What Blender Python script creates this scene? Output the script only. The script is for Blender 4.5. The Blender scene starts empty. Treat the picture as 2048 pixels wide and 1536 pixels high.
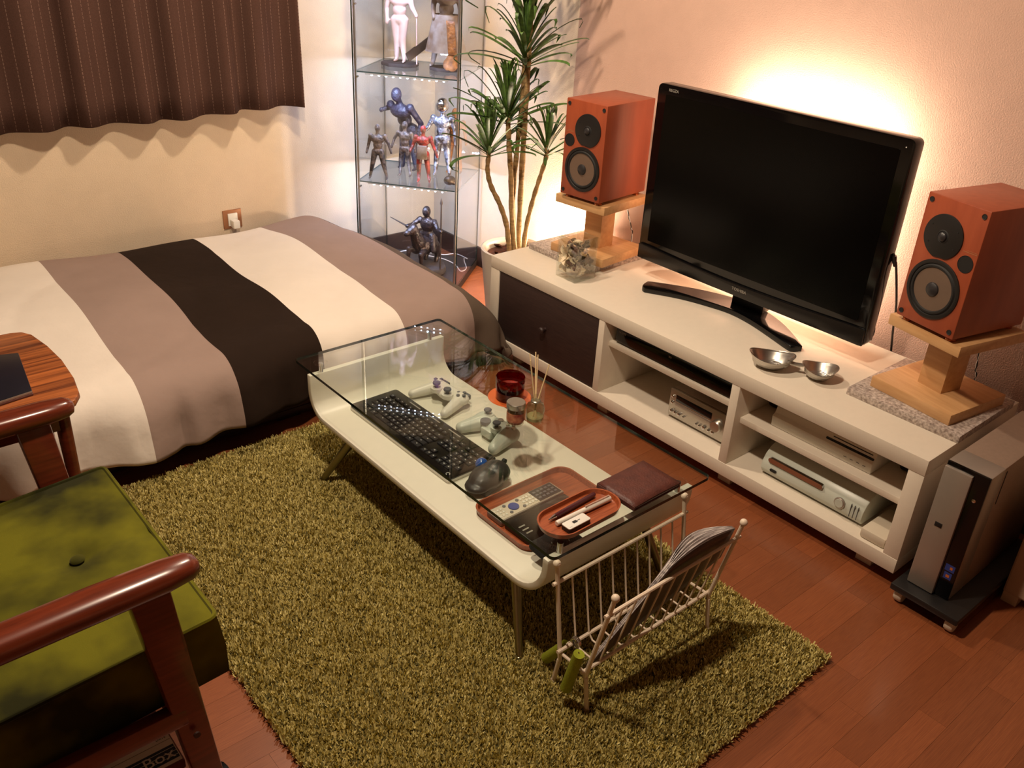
import bpy, bmesh, math, random
import numpy as np
from mathutils import Vector, Matrix

S = bpy.context.scene
COL = S.collection
random.seed(7)
PI = math.pi

# ------------------------------------------------------------------ camera
FPX, YAW, PITCH, ROLL = 1789.8955, 0.7279, 0.4931, 0.0577
CAM = Vector((-2.4122, -3.3299, 1.4558))
def _axes():
    cy, sy, cp, sp = math.cos(YAW), math.sin(YAW), math.cos(PITCH), math.sin(PITCH)
    f = Vector((sy*cp, cy*cp, -sp)); r = Vector((cy, -sy, 0)); u = r.cross(f)
    cr, sr = math.cos(ROLL), math.sin(ROLL)
    return cr*r + sr*u, -sr*r + cr*u, f
RGT, UPV, FWD = _axes()
cd = bpy.data.cameras.new('camera'); cam = bpy.data.objects.new('camera', cd); COL.objects.link(cam)
cd.sensor_fit = 'HORIZONTAL'; cd.sensor_width = 36.0; cd.lens = FPX/2048*36.0; cd.clip_start = 0.05
m = Matrix.Identity(4)
for i in range(3):
    m[i][0], m[i][1], m[i][2], m[i][3] = RGT[i], UPV[i], -FWD[i], CAM[i]
cam.matrix_world = m
S.camera = cam
def ray(px, py):
    return RGT*((px-1024)/FPX) - UPV*((py-768)/FPX) + FWD
def onz(px, py, z):
    d = ray(px, py); return CAM + d*((z-CAM.z)/d.z)
def onx(px, py, x):
    d = ray(px, py); return CAM + d*((x-CAM.x)/d.x)
def ony(px, py, y):
    d = ray(px, py); return CAM + d*((y-CAM.y)/d.y)
def topx(p):
    q = Vector(p)-CAM; w = q.dot(FWD)
    return (1024+FPX*q.dot(RGT)/w, 768-FPX*q.dot(UPV)/w) if w > 0 else (-9999, -9999)

# ------------------------------------------------------------------ world, lights, exposure
S.view_settings.view_transform = 'Standard'
S.view_settings.look = 'None'
S.view_settings.gamma = 1.0
S.view_settings.use_curve_mapping = False
S.view_settings.exposure = 0.32
w = bpy.data.worlds.new('night'); S.world = w; w.use_nodes = True
w.node_tree.nodes['Background'].inputs[0].default_value = (0.9, 0.55, 0.35, 1)
w.node_tree.nodes['Background'].inputs[1].default_value = 0.0
def point(name, loc, power, col, size, spot=None, aim=None, blend=.5):
    l = bpy.data.lights.new(name, 'SPOT' if spot else 'POINT'); l.energy = power; l.color = col; l.shadow_soft_size = size
    o = bpy.data.objects.new(name, l); COL.objects.link(o); o.location = loc
    if spot:
        l.spot_size = spot; l.spot_blend = blend
        o.rotation_euler = (Vector(aim)-Vector(loc)).to_track_quat('-Z', 'Y').to_euler()
    return o
def area(name, loc, aim, sx, sy, power, col, up='Y'):
    l = bpy.data.lights.new(name, 'AREA'); l.shape = 'RECTANGLE'; l.size = sx; l.size_y = sy; l.energy = power; l.color = col
    o = bpy.data.objects.new(name, l); COL.objects.link(o); o.location = loc
    o.rotation_euler = (Vector(aim)-Vector(loc)).to_track_quat('-Z', up).to_euler()
    return o
WARM = (1.0, 0.80, 0.595)
point('ceiling_lamp_offscreen', (-1.75, -2.15, 2.25), 100, WARM, .06, math.radians(158), (-1.75, -2.15, 0), .35)
point('pendant_lamp_offscreen', (-1.0, -1.15, 2.05), 58, WARM, .05, math.radians(170), (-1.0, -1.15, 0), .25)
area('tv_back_glow', (-.115, -1.90, .745), (0, -1.90, .745), .50, .46, 14.0, (1.0, .84, .64), 'Z')
point('floor_lamp_glow', (-.10, -.985, .31), 17.0, (1.0, .82, .60), .04)

# ------------------------------------------------------------------ materials
def lin(c):
    return tuple((x/255/12.92 if x/255 <= .04045 else ((x/255+.055)/1.055)**2.4) for x in c)
MATS = {}
def mat(name, rgb, rough=.5, metal=0., var=0., scale=25., bump=0., bscale=None, stretch=None, rgb2=None, spec=.5,
        coat=0., sheen=0., emit=None, estr=0., rnd=0., trans=0., sharp=.2):
    m = bpy.data.materials.new(name); m.use_nodes = True; MATS[name] = m
    nt = m.node_tree; N = nt.nodes; L = nt.links; b = N['Principled BSDF']
    c = lin(rgb)
    b.inputs['Base Color'].default_value = (*c, 1); b.inputs['Roughness'].default_value = rough; b.inputs['Metallic'].default_value = metal
    b.inputs['Specular IOR Level'].default_value = spec
    b.inputs['Coat Weight'].default_value = coat; b.inputs['Coat Roughness'].default_value = .1
    b.inputs['Sheen Weight'].default_value = sheen
    b.inputs['Transmission Weight'].default_value = trans
    if emit:
        b.inputs['Emission Color'].default_value = (*lin(emit), 1); b.inputs['Emission Strength'].default_value = estr
    need = var or rgb2 or bump or rnd
    if need:
        tc = N.new('ShaderNodeTexCoord'); mp = N.new('ShaderNodeMapping'); L.new(tc.outputs['Object'], mp.inputs['Vector'])
        if stretch: mp.inputs['Scale'].default_value = stretch
        vec = mp.outputs['Vector']
        if rnd:
            oi = N.new('ShaderNodeObjectInfo'); ad = N.new('ShaderNodeVectorMath'); ad.operation = 'ADD'
            sc = N.new('ShaderNodeVectorMath'); sc.operation = 'SCALE'; sc.inputs[0].default_value = (37, 91, 13)
            L.new(oi.outputs['Random'], sc.inputs['Scale']); L.new(vec, ad.inputs[0]); L.new(sc.outputs[0], ad.inputs[1]); vec = ad.outputs[0]
    if var or rgb2 or rnd:
        nz = N.new('ShaderNodeTexNoise'); nz.inputs['Scale'].default_value = scale; nz.inputs['Detail'].default_value = 4
        L.new(vec, nz.inputs['Vector'])
        mx = N.new('ShaderNodeMix'); mx.data_type = 'RGBA'
        rp = N.new('ShaderNodeMapRange'); rp.inputs[1].default_value = .5-sharp; rp.inputs[2].default_value = .5+sharp
        L.new(nz.outputs['Fac'], rp.inputs[0]); L.new(rp.outputs[0], mx.inputs['Factor'])
        c2 = lin(rgb2) if rgb2 else tuple(x*(1-var) for x in c)
        mx.inputs['A'].default_value = (*c, 1); mx.inputs['B'].default_value = (*c2, 1)
        out = mx.outputs['Result']
        if rnd:
            hs = N.new('ShaderNodeHueSaturation'); mr = N.new('ShaderNodeMapRange')
            mr.inputs[3].default_value = 1-rnd; mr.inputs[4].default_value = 1+rnd
            L.new(oi.outputs['Random'], mr.inputs[0]); L.new(mr.outputs[0], hs.inputs['Value']); L.new(out, hs.inputs['Color']); out = hs.outputs[0]
        L.new(out, b.inputs['Base Color'])
    if bump:
        nb = N.new('ShaderNodeTexNoise'); nb.inputs['Scale'].default_value = bscale or scale; nb.inputs['Detail'].default_value = 3
        L.new(vec, nb.inputs['Vector'])
        bp = N.new('ShaderNodeBump'); bp.inputs['Strength'].default_value = bump; bp.inputs['Distance'].default_value = .004
        L.new(nb.outputs['Fac'], bp.inputs['Height']); L.new(bp.outputs[0], b.inputs['Normal'])
    return m
def glass(name, tint=(1, 1, 1), refl=1.0, ior=1.45):
    m = bpy.data.materials.new(name); m.use_nodes = True; MATS[name] = m
    nt = m.node_tree; N = nt.nodes; L = nt.links; N.remove(N['Principled BSDF'])
    out = N['Material Output']; tr = N.new('ShaderNodeBsdfTransparent'); gl = N.new('ShaderNodeBsdfGlossy'); mx = N.new('ShaderNodeMixShader'); lw = N.new('ShaderNodeLayerWeight'); lw.inputs[0].default_value = .5
    pw = N.new('ShaderNodeMath'); pw.operation = 'POWER'; L.new(lw.outputs['Facing'], pw.inputs[0]); pw.inputs[1].default_value = 5.
    fr = N.new('ShaderNodeMath'); fr.operation = 'MULTIPLY_ADD'; L.new(pw.outputs[0], fr.inputs[0]); fr.inputs[1].default_value = .9; fr.inputs[2].default_value = .045*refl
    tr.inputs[0].default_value = (*tint, 1); gl.inputs['Roughness'].default_value = 0.0; gl.inputs[0].default_value = (1, 1, 1, 1)
    L.new(fr.outputs[0], mx.inputs[0]); L.new(tr.outputs[0], mx.inputs[1]); L.new(gl.outputs[0], mx.inputs[2]); L.new(mx.outputs[0], out.inputs[0])
    return m

mat('wallpaper_cream', (214, 194, 168), .9, var=.05, scale=14, bump=.5, bscale=260, spec=.12)
mat('wallpaper_rose', (184, 152, 136), .9, var=.05, scale=14, bump=.4, bscale=260, spec=.12)
mat('ceiling_wood', (150, 122, 96), .9, var=.03)
mat('baseboard_brown', (58, 38, 30), .5, var=.3, scale=20, stretch=(1, 1, 12))
mat('floor_base', (70, 30, 18), .6, var=.2)
mat('floor_wood', (150, 86, 50), .36, rgb2=(118, 62, 35), scale=7, stretch=(1.2, 14, 14), rnd=.13, coat=.15)
mat('curtain_brown', (78, 55, 47), .95, var=.25, scale=300, spec=.12)
mat('duvet_white', (234, 224, 212), .9, var=.05, scale=9, bump=.5, bscale=22, spec=.12)
mat('duvet_taupe', (160, 138, 128), .9, var=.07, scale=9, bump=.5, bscale=22, spec=.12)
mat('duvet_dark', (44, 32, 25), .9, var=.15, scale=9, bump=.5, bscale=22, spec=.12)
mat('duvet_grey', (98, 84, 72), .9, var=.1, scale=9, bump=.5, bscale=22, spec=.12)
mat('mattress_cloth', (190, 165, 140), .95, var=.1, bump=.3, bscale=150, spec=.12)
mat('bed_wood', (58, 34, 26), .5, rgb2=(40, 22, 16), scale=8, stretch=(1, 14, 14))
mat('white_melamine', (226, 215, 198), .42, var=.03, scale=60, bump=.05, bscale=400)
mat('wenge_wood', (44, 28, 26), .55, rgb2=(58, 40, 36), scale=10, stretch=(30, 1.5, 30), bump=.1, bscale=60)
mat('table_white', (226, 222, 206), .38, var=.03, scale=30)
GL = glass('clear_glass', (.985, .99, .985)); GT = glass('table_glass', (.95, .975, .96)); GB = glass('bottle_glass', (.90, .91, .86))
GV = glass('vase_glass', (.93, .95, .93), 2.6)
GR = glass('ruby_glass', (.42, .006, .012))
mat('glass_edge', (14, 34, 30), .15, var=.2)
mat('glass_edge_light', (60, 92, 98), .15, var=.2)
mat('chrome', (205, 205, 205), .12, metal=1., var=.05)
mat('brushed_steel', (190, 186, 178), .34, metal=1., var=.1, scale=40, stretch=(1, 1, 20))
mat('bronze_leg', (150, 140, 110), .3, metal=1., var=.1)
mat('tv_gloss', (6, 6, 7), .12, var=.1, coat=.12, spec=.4)
mat('tv_screen', (2, 2, 2), .2, var=.1, spec=.14)
mat('tv_bezel_low', (16, 14, 14), .28, var=.1)
mat('print_grey', (150, 145, 135), .5, var=.05)
mat('print_white', (225, 222, 215), .5, var=.05)
mat('print_black', (18, 16, 16), .6, var=.1)
mat('print_orange', (205, 110, 40), .5, var=.05)
mat('print_blue', (50, 70, 150), .4, var=.2)
mat('speaker_cherry', (156, 74, 44), .42, rgb2=(142, 64, 37), scale=4, stretch=(10, 10, 1.5), coat=.1)
mat('black_plastic', (24, 22, 22), .42, var=.1)
mat('black_rubber', (20, 19, 19), .7, var=.15)
mat('cone_grey', (128, 108, 94), .34, var=.08, metal=.5)
mat('copper', (196, 120, 80), .25, metal=1., var=.05)
mat('beech_wood', (204, 160, 112), .45, rgb2=(188, 142, 94), scale=6, stretch=(12, 1.5, 12))
mat('granite', (206, 192, 182), .35, rgb2=(120, 104, 96), scale=140)
mat('white_plastic', (228, 224, 212), .32, var=.03)
mat('grey_plastic', (96, 98, 104), .4, var=.1)
mat('pale_green_plastic', (196, 202, 190), .35, var=.03)
mat('beige_plastic', (208, 196, 176), .45, var=.05)
mat('silver_plastic', (168, 158, 148), .38, metal=.55, var=.05)
mat('pc_case', (150, 128, 112), .5, metal=.25, var=.1, scale=120, bump=.06, bscale=500)
mat('cabinet_beige', (196, 168, 140), .6, var=.08)
mat('dark_prong', (30, 26, 26), .6, var=.1)
mat('pot_white', (222, 210, 194), .5, var=.05)
mat('bark_chips', (104, 58, 36), .9, rgb2=(60, 30, 20), scale=60, bump=.8, bscale=60)
mat('trunk', (158, 128, 84), .85, rgb2=(120, 96, 60), scale=20, stretch=(1, 1, 6), bump=.6, bscale=40)
mat('leaf_green', (44, 70, 26), .5, rgb2=(80, 112, 42), scale=12, stretch=(8, 1, 1), rnd=.35)
mat('black_brown_frame', (36, 28, 26), .5, var=.2)
mat('led_white', (235, 240, 255), .4, var=.02, emit=(215, 228, 255), estr=26)
mat('strip_white', (230, 235, 245), .5, var=.02)
mat('statue_pale', (214, 182, 170), .5, var=.12, scale=30)
mat('statue_grey', (112, 96, 86), .45, rgb2=(48, 40, 40), scale=70, bump=1., bscale=120, sharp=.12)
mat('statue_indigo', (58, 52, 66), .45, rgb2=(30, 27, 38), scale=60, bump=1., bscale=120)
mat('statue_red', (160, 42, 32), .45, rgb2=(84, 46, 34), scale=60, bump=1., bscale=120, sharp=.12)
mat('statue_silver', (168, 170, 182), .3, metal=.6, rgb2=(70, 62, 58), scale=45, bump=1., bscale=120, sharp=.1)
mat('statue_bronze', (58, 44, 40), .28, rgb2=(26, 20, 20), scale=60, metal=.4, bump=1., bscale=110)
mat('statue_apron', (150, 138, 130), .7, rgb2=(110, 84, 62), scale=30)
mat('statue_plum', (92, 40, 64), .45, var=.2, scale=30)
mat('statue_ochre', (176, 116, 62), .6, rgb2=(90, 56, 36), scale=50, bump=1., bscale=110)
mat('statue_base', (64, 52, 48), .8, rgb2=(44, 36, 34), scale=50, bump=.4, bscale=90)
mat('steel_dark', (70, 56, 46), .45, metal=.6, var=.3, scale=40)
mat('cable_white', (215, 210, 205), .5, var=.05)
mat('cable_black', (18, 16, 16), .5, var=.1)
mat('teak', (166, 84, 44), .38, rgb2=(128, 58, 28), scale=5, stretch=(3, 40, 40), coat=.2)
mat('zebrano', (176, 100, 50), .38, rgb2=(84, 38, 18), scale=3.2, stretch=(.8, 34, 34), coat=.15)
mat('chair_wood', (112, 46, 25), .28, rgb2=(84, 32, 17), scale=6, stretch=(2, 20, 20), coat=.35)
mat('green_velvet', (102, 99, 18), .8, rgb2=(38, 38, 9), scale=4.6, sheen=.06, sharp=.10, bump=.05, bscale=500, spec=.12)
mat('green_vinyl', (40, 44, 14), .5, var=.2)
mat('felt_black', (20, 18, 18), .95, var=.3, scale=200, bump=.8, bscale=300)
mat('paper_label', (214, 190, 160), .8, var=.06)
mat('box_red', (104, 40, 28), .7, var=.15)
mat('rug_backing', (84, 76, 34), .95, var=.2)
mat('rack_white', (226, 208, 186), .45, var=.03)
mat('lime_foam', (142, 150, 24), .85, var=.12, scale=200, bump=.3, bscale=400)
mat('page_paper', (226, 218, 212), .6, rgb2=(120, 108, 112), scale=14, stretch=(1, 6, 30))
mat('cover_paper', (96, 76, 66), .5, rgb2=(52, 40, 38), scale=9)
mat('leather_brown', (92, 46, 36), .5, rgb2=(74, 36, 30), scale=60, bump=.3, bscale=220)
mat('pen_plum', (70, 24, 36), .3, var=.1, coat=.4)
mat('pen_white', (232, 224, 212), .25, var=.03, coat=.4)
mat('saucer_orange', (200, 100, 50), .35, var=.1, coat=.2)
mat('jar_label', (190, 130, 90), .5, rgb2=(130, 30, 24), scale=60)
mat('reed', (222, 196, 150), .7, var=.1)
mat('oil', (214, 206, 160), .2, var=.03, trans=.6)
mat('petal_cream', (226, 208, 176), .7, var=.1, scale=60)
mat('petal_olive', (128, 112, 82), .8, rgb2=(92, 70, 54), scale=60)
mat('petal_rose', (150, 104, 92), .8, rgb2=(92, 60, 54), scale=60)
mat('blue_ball', (30, 84, 170), .12, var=.15, coat=.5)
mat('mouse_black', (42, 40, 42), .38, var=.06)
mat('key_black', (20, 20, 24), .38, var=.1)
mat('socket_brown', (164, 112, 76), .45, metal=.3, var=.06)
mat('tablet_black', (24, 24, 34), .3, var=.1)

# pile colours come from a per-tuft attribute
def rug_material():
    m = bpy.data.materials.new('rug_pile'); m.use_nodes = True; N = m.node_tree.nodes; L = m.node_tree.links; b = N['Principled BSDF']
    a = N.new('ShaderNodeAttribute'); a.attribute_name = 'tuft'
    r = N.new('ShaderNodeValToRGB'); L.new(a.outputs['Fac'], r.inputs[0]); L.new(r.outputs[0], b.inputs['Base Color'])
    e = r.color_ramp.elements; e[0].color = (*lin((150, 134, 72)), 1); e[1].color = (*lin((244, 230, 164)), 1)
    x = e.new(.5); x.color = (*lin((204, 188, 114)), 1)
    b.inputs['Roughness'].default_value = .9; b.inputs['Specular IOR Level'].default_value = .2
    MATS['rug_pile'] = m
rug_material()
def pinstripe():
    m = MATS['curtain_brown']; N = m.node_tree.nodes; L = m.node_tree.links; b = N['Principled BSDF']
    src = b.inputs['Base Color'].links[0].from_socket
    uv = N.new('ShaderNodeUVMap'); sp = N.new('ShaderNodeSeparateXYZ'); L.new(uv.outputs[0], sp.inputs[0])
    def math_(op, a, bb):
        n = N.new('ShaderNodeMath'); n.operation = op
        for i, v in enumerate((a, bb)):
            if isinstance(v, (int, float)): n.inputs[i].default_value = v
            else: L.new(v, n.inputs[i])
        return n.outputs[0]
    fu = math_('FRACT', math_('MULTIPLY', sp.outputs[0], 1/.038), 0)
    fv = math_('FRACT', math_('MULTIPLY', sp.outputs[1], 1/.012), 0)
    k = math_('MULTIPLY', math_('LESS_THAN', fu, .06), math_('LESS_THAN', fv, .7))
    mx = N.new('ShaderNodeMix'); mx.data_type = 'RGBA'; L.new(math_('MULTIPLY', k, .45), mx.inputs['Factor']); L.new(src, mx.inputs['A']); mx.inputs['B'].default_value = (*lin((150, 122, 108)), 1)
    L.new(mx.outputs['Result'], b.inputs['Base Color'])
pinstripe()

# ------------------------------------------------------------------ mesh helpers
def R3(ax, a): return Matrix.Rotation(a, 4, ax)
def T3(x, y=None, z=None):
    return Matrix.Translation(Vector(x) if y is None else Vector((x, y, z)))
class MB:
    def __init__(s): s.v = []; s.f = []; s.m = []
    def add(s, vs, fs, m=0, mtx=None):
        n = len(s.v)
        s.v += [tuple(mtx @ Vector(q)) if mtx else tuple(q) for q in vs]
        for f in fs: s.f.append(tuple(i+n for i in f)); s.m.append(m)
        return s
    def box(s, x0, x1, y0, y1, z0, z1, m=0, mtx=None):
        vs = [(x, y, z) for z in (z0, z1) for y in (y0, y1) for x in (x0, x1)]
        return s.add(vs, [(0, 2, 3, 1), (4, 5, 7, 6), (0, 1, 5, 4), (2, 6, 7, 3), (0, 4, 6, 2), (1, 3, 7, 5)], m, mtx)
    def prism(s, o, z0, z1, m=0, mside=None, mtx=None):
        n = len(o); a = sum(o[i][0]*o[(i+1) % n][1]-o[(i+1) % n][0]*o[i][1] for i in range(n))
        if a < 0: o = o[::-1]
        vs = [(x, y, z0) for x, y in o] + [(x, y, z1) for x, y in o]
        s.add(vs, [tuple(range(n))[::-1], tuple(range(n, 2*n))], m, mtx)
        k = len(s.v)-2*n
        for i in range(n):
            s.f.append((k+i, k+(i+1) % n, k+n+(i+1) % n, k+n+i)); s.m.append(m if mside is None else mside)
        return s
    def lathe(s, pr, n=24, m=0, mtx=None):
        vs = []; fs = []
        for r, z in pr:
            vs += [(r*math.cos(2*PI*i/n), r*math.sin(2*PI*i/n), z) for i in range(n)]
        for j in range(len(pr)-1):
            for i in range(n):
                fs.append((j*n+i, j*n+(i+1) % n, (j+1)*n+(i+1) % n, (j+1)*n+i))
        if pr[0][0] > 1e-6: fs.append(tuple(range(n))[::-1])
        if pr[-1][0] > 1e-6: fs.append(tuple(range((len(pr)-1)*n, len(pr)*n)))
        return s.add(vs, fs, m, mtx)
    def tube(s, pts, r, n=8, m=0, caps=True, closed=False):
        P = [Vector(p) for p in pts]; k = len(P); rr = r if isinstance(r, (list, tuple)) else [r]*k
        vs = []; fs = []; ref = None
        for i, p in enumerate(P):
            t = (P[(i+1) % k]-P[i-1]) if closed or 0 < i < k-1 else (P[1]-P[0] if i == 0 else P[-1]-P[-2])
            t.normalize()
            if ref is None: ref = Vector((0, 0, 1)) if abs(t.z) < .9 else Vector((1, 0, 0))
            a = t.cross(ref).normalized(); b = a.cross(t).normalized(); ref = b
            vs += [tuple(p + rr[i]*(math.cos(2*PI*j/n)*a + math.sin(2*PI*j/n)*b)) for j in range(n)]
        for i in range(k if closed else k-1):
            q = (i+1) % k
            for j in range(n): fs.append((i*n+j, q*n+j, q*n+(j+1) % n, i*n+(j+1) % n))
        if caps and not closed: fs += [tuple(range(n)), tuple(range((k-1)*n, k*n))[::-1]]
        return s.add(vs, fs, m)
    def ball(s, c, r, n=14, h=8, m=0, mtx=None):
        if isinstance(r, (int, float)): r = (r, r, r)
        vs = [(c[0], c[1], c[2]-r[2])]; fs = []
        for j in range(1, h):
            t = PI*j/h
            vs += [(c[0]+r[0]*math.sin(t)*math.cos(2*PI*i/n), c[1]+r[1]*math.sin(t)*math.sin(2*PI*i/n), c[2]-r[2]*math.cos(t)) for i in range(n)]
        vs.append((c[0], c[1], c[2]+r[2])); e = len(vs)-1
        for i in range(n):
            fs.append((0, 1+(i+1) % n, 1+i)); fs.append((e, e-n+i, e-n+(i+1) % n))
            for j in range(h-2): fs.append((1+j*n+i, 1+j*n+(i+1) % n, 1+(j+1)*n+(i+1) % n, 1+(j+1)*n+i))
        return s.add(vs, fs, m, mtx)
    def capsule(s, a, b, ra, rb, n=10):
        a, b = Vector(a), Vector(b); d = b-a; L = d.length or 1e-6
        q = d.to_track_quat('Z', 'Y').to_matrix().to_4x4(); pr = []
        for i in range(0, 5): t = PI/2*i/4; pr.append((max(ra*math.sin(t), 1e-7), -ra*math.cos(t)))
        for i in range(0, 5): t = PI/2*i/4; pr.append((max(rb*math.cos(t), 1e-7), L+rb*math.sin(t)))
        return s.lathe(pr, n, 0, T3(a) @ q)
    def grid(s, nu, nv, fn, m=0):
        vs = [fn(i/nu, j/nv) for j in range(nv+1) for i in range(nu+1)]
        fs = [(j*(nu+1)+i, j*(nu+1)+i+1, (j+1)*(nu+1)+i+1, (j+1)*(nu+1)+i) for j in range(nv) for i in range(nu)]
        return s.add(vs, fs, m)
    def xf(s, mtx): s.v = [tuple(mtx @ Vector(q)) for q in s.v]; return s
    def mesh(s, name, mats, bevel=0, seg=2, angle=32, smooth=True):
        me = bpy.data.meshes.new(name); me.from_pydata(s.v, [], s.f)
        for k in ([mats] if isinstance(mats, str) else mats): me.materials.append(MATS[k])
        me.polygons.foreach_set('material_index', s.m)
        bm = bmesh.new(); bm.from_mesh(me)
        bmesh.ops.recalc_face_normals(bm, faces=bm.faces)
        if bevel:
            es = [e for e in bm.edges if len(e.link_faces) == 2 and e.calc_face_angle(0) > .6]
            bmesh.ops.bevel(bm, geom=es, offset=bevel, segments=seg, affect='EDGES', profile=.5, clamp_overlap=True)
        bm.to_mesh(me); bm.free()
        if smooth:
            me.polygons.foreach_set('use_smooth', [True]*len(me.polygons)); me.set_sharp_from_angle(angle=math.radians(angle))
        me.update(); return me
INV = {}
def link(o, parent=None):
    COL.objects.link(o)
    if parent: o.parent = parent
    return o
def tag(o, label=None, cat=None, group=None, kind=None):
    if label: o['label'] = label
    if cat: o['category'] = cat
    if group: o['group'] = group
    if kind: o['kind'] = kind
    return o
def thing(name, label, cat, loc=(0, 0, 0), rz=0., group=None):
    o = bpy.data.objects.new(name, None); o.empty_display_size = .03; COL.objects.link(o)
    o.location = loc; o.rotation_euler = (0, 0, rz); tag(o, label, cat, group)
    INV[o.name] = (T3(loc) @ R3('Z', rz)).inverted()
    return o
def part(mb, name, mats, parent=None, bevel=0, world=False, label=None, seg=2, angle=32, smooth=True):
    if world and parent:
        r = parent
        while r.parent: r = r.parent
        mb.xf(INV[r.name])
    o = bpy.data.objects.new(name, mb.mesh(name, mats, bevel, seg, angle, smooth)); link(o, parent)
    if label: o['label'] = label
    return o
def inst(me, name, parent, mtx):
    o = bpy.data.objects.new(name, me); link(o, parent); o.matrix_local = mtx; return o
def blob(prims, name, mats, parent, vox=.003, smooth=6, label=None):
    mb = MB()
    for p in prims:
        if p[0] == 'c': mb.capsule(*p[1:])
        else: mb.ball(p[1], p[2], 14, 10)
    o = part(mb, name, mats, parent, smooth=False)
    r = o.modifiers.new('remesh', 'REMESH'); r.mode = 'VOXEL'; r.voxel_size = vox; r.use_smooth_shade = True
    s = o.modifiers.new('smooth', 'SMOOTH'); s.iterations = smooth; s.factor = .5
    if label: o['label'] = label
    return o
def text(body, size, matname, mtx, parent, name='lettering', extrude=.0003, align='CENTER'):
    cu = bpy.data.curves.new(name, 'FONT'); cu.body = body; cu.size = size; cu.extrude = extrude; cu.align_x = align; cu.align_y = 'CENTER'; cu.resolution_u = 2
    t = bpy.data.objects.new(name+'_curve', cu); COL.objects.link(t)
    bpy.context.view_layer.update(); dg = bpy.context.evaluated_depsgraph_get()
    me = bpy.data.meshes.new_from_object(t.evaluated_get(dg)); bpy.data.objects.remove(t); bpy.data.curves.remove(cu)
    me.materials.clear(); me.materials.append(MATS[matname]); me.name = name
    o = bpy.data.objects.new(name, me); link(o, parent); o.matrix_local = mtx
    return o
# frame whose +X (reading) goes to world -y, +Y (up) to +z, normal to -x : writing on faces that look into the room from the right wall
FACE = Matrix(((0, 0, -1, 0), (-1, 0, 0, 0), (0, 1, 0, 0), (0, 0, 0, 1)))
def rrect(x0, x1, y0, y1, r, n=5):
    o = []
    for cx, cy, a in ((x1-r, y1-r, 0), (x0+r, y1-r, 90), (x0+r, y0+r, 180), (x1-r, y0+r, 270)):
        for i in range(n+1):
            t = math.radians(a+90*i/n); o.append((cx+r*math.cos(t), cy+r*math.sin(t)))
    return o
def smooth_path(pts, n=6):
    P = [Vector(p) for p in pts]; out = []
    for i in range(len(P)-1):
        p0, p1, p2, p3 = P[max(i-1, 0)], P[i], P[i+1], P[min(i+2, len(P)-1)]
        for k in range(n):
            t = k/n
            out.append(.5*((2*p1)+(p2-p0)*t+(2*p0-5*p1+4*p2-p3)*t*t+(3*p1-p0-3*p2+p3)*t**3))
    out.append(P[-1]); return out
# ------------------------------------------------------------------ the room
RX0, RY0, RZ = -4.4, -6.0, 2.4
def struct(mb, name, mats, parent=None, **k):
    o = part(mb, name, mats, parent, **k)
    if not parent: o['kind'] = 'structure'
    return o
floor = struct(MB().box(RX0-.1, .1, RY0-.1, .1, -.06, -.009), 'floor', 'floor_base')
plank_mesh = MB().box(-.5, .5, -.5, .5, -.5, .5).mesh('plank', 'floor_wood', smooth=False)
PW = .0606
rows = int(-RY0/PW)+1
vis, rest = [], []
for r in range(rows):
    y1 = -r*PW; y0 = y1-PW; x = RX0 - random.random()*.45
    while x < 0:
        ln = random.choice((.303, .364, .455)); a, b = max(x, RX0), min(x+ln, 0.); x += ln
        if b-a < .02: continue
        c = ((a+b)/2, (y0+y1)/2)
        seen = False
        for qx in (a, c[0], b):
            u, v = topx((qx, c[1], 0))
            if -40 < u < 2090 and -40 < v < 1580 and not (-1.9 < qx < -.9 and -2.68 < c[1] < -1.2) and not (qx < -.6 and c[1] > -1.1) \
               and not (-.5 < qx and -2.6 < c[1] < -1.1) and not (qx > -.42 and c[1] < -2.9) and not (qx < -2.12 and c[1] > -2.0) and not (qx > -.5 and c[1] > -.5): seen = True
        (vis if seen else rest).append((a, b, y0, y1))
vis.sort(key=lambda q: -(q[1]-q[0]))
rest += vis[300:]; vis = vis[:300]
for a, b, y0, y1 in vis:
    inst(plank_mesh, 'plank', floor, T3((a+b)/2, (y0+y1)/2, -.005) @ Matrix.Diagonal((b-a-.0004, PW-.0004, .01, 1)))
mb = MB()
for a, b, y0, y1 in rest: mb.box(a+.0006, b-.0006, y0+.0006, y1-.0006, -.01, 0)
part(mb, 'far_planks', 'floor_wood', floor, smooth=False)['kind'] = 'stuff'

struct(MB().box(RX0-.1, .1, 0, .1, -.05, RZ), 'wall_back', 'wallpaper_cream')
wr = struct(MB().box(0, .1, RY0-.1, 0, -.05, RZ), 'wall_right', 'wallpaper_cream')
part(MB().box(-.004, .001, RY0, -.874, .0, RZ), 'accent_wallpaper', 'wallpaper_rose', wr, label='rosy beige wallpaper of the television wall')
struct(MB().box(RX0-.1, RX0, RY0-.1, 0, -.05, RZ), 'wall_left', 'wallpaper_cream')
struct(MB().box(RX0, 0, RY0-.1, RY0, -.05, RZ), 'wall_front', 'wallpaper_cream')
struct(MB().box(RX0-.1, .1, RY0-.1, .1, RZ, RZ+.05), 'ceiling', 'ceiling_wood')
struct(MB().box(RX0, -.012, -.012, .001, 0, .088), 'baseboard_back', 'baseboard_brown', bevel=.002)
struct(MB().box(-.012, .001, RY0, 0, 0, .088), 'baseboard_right', 'baseboard_brown', bevel=.002)

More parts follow.
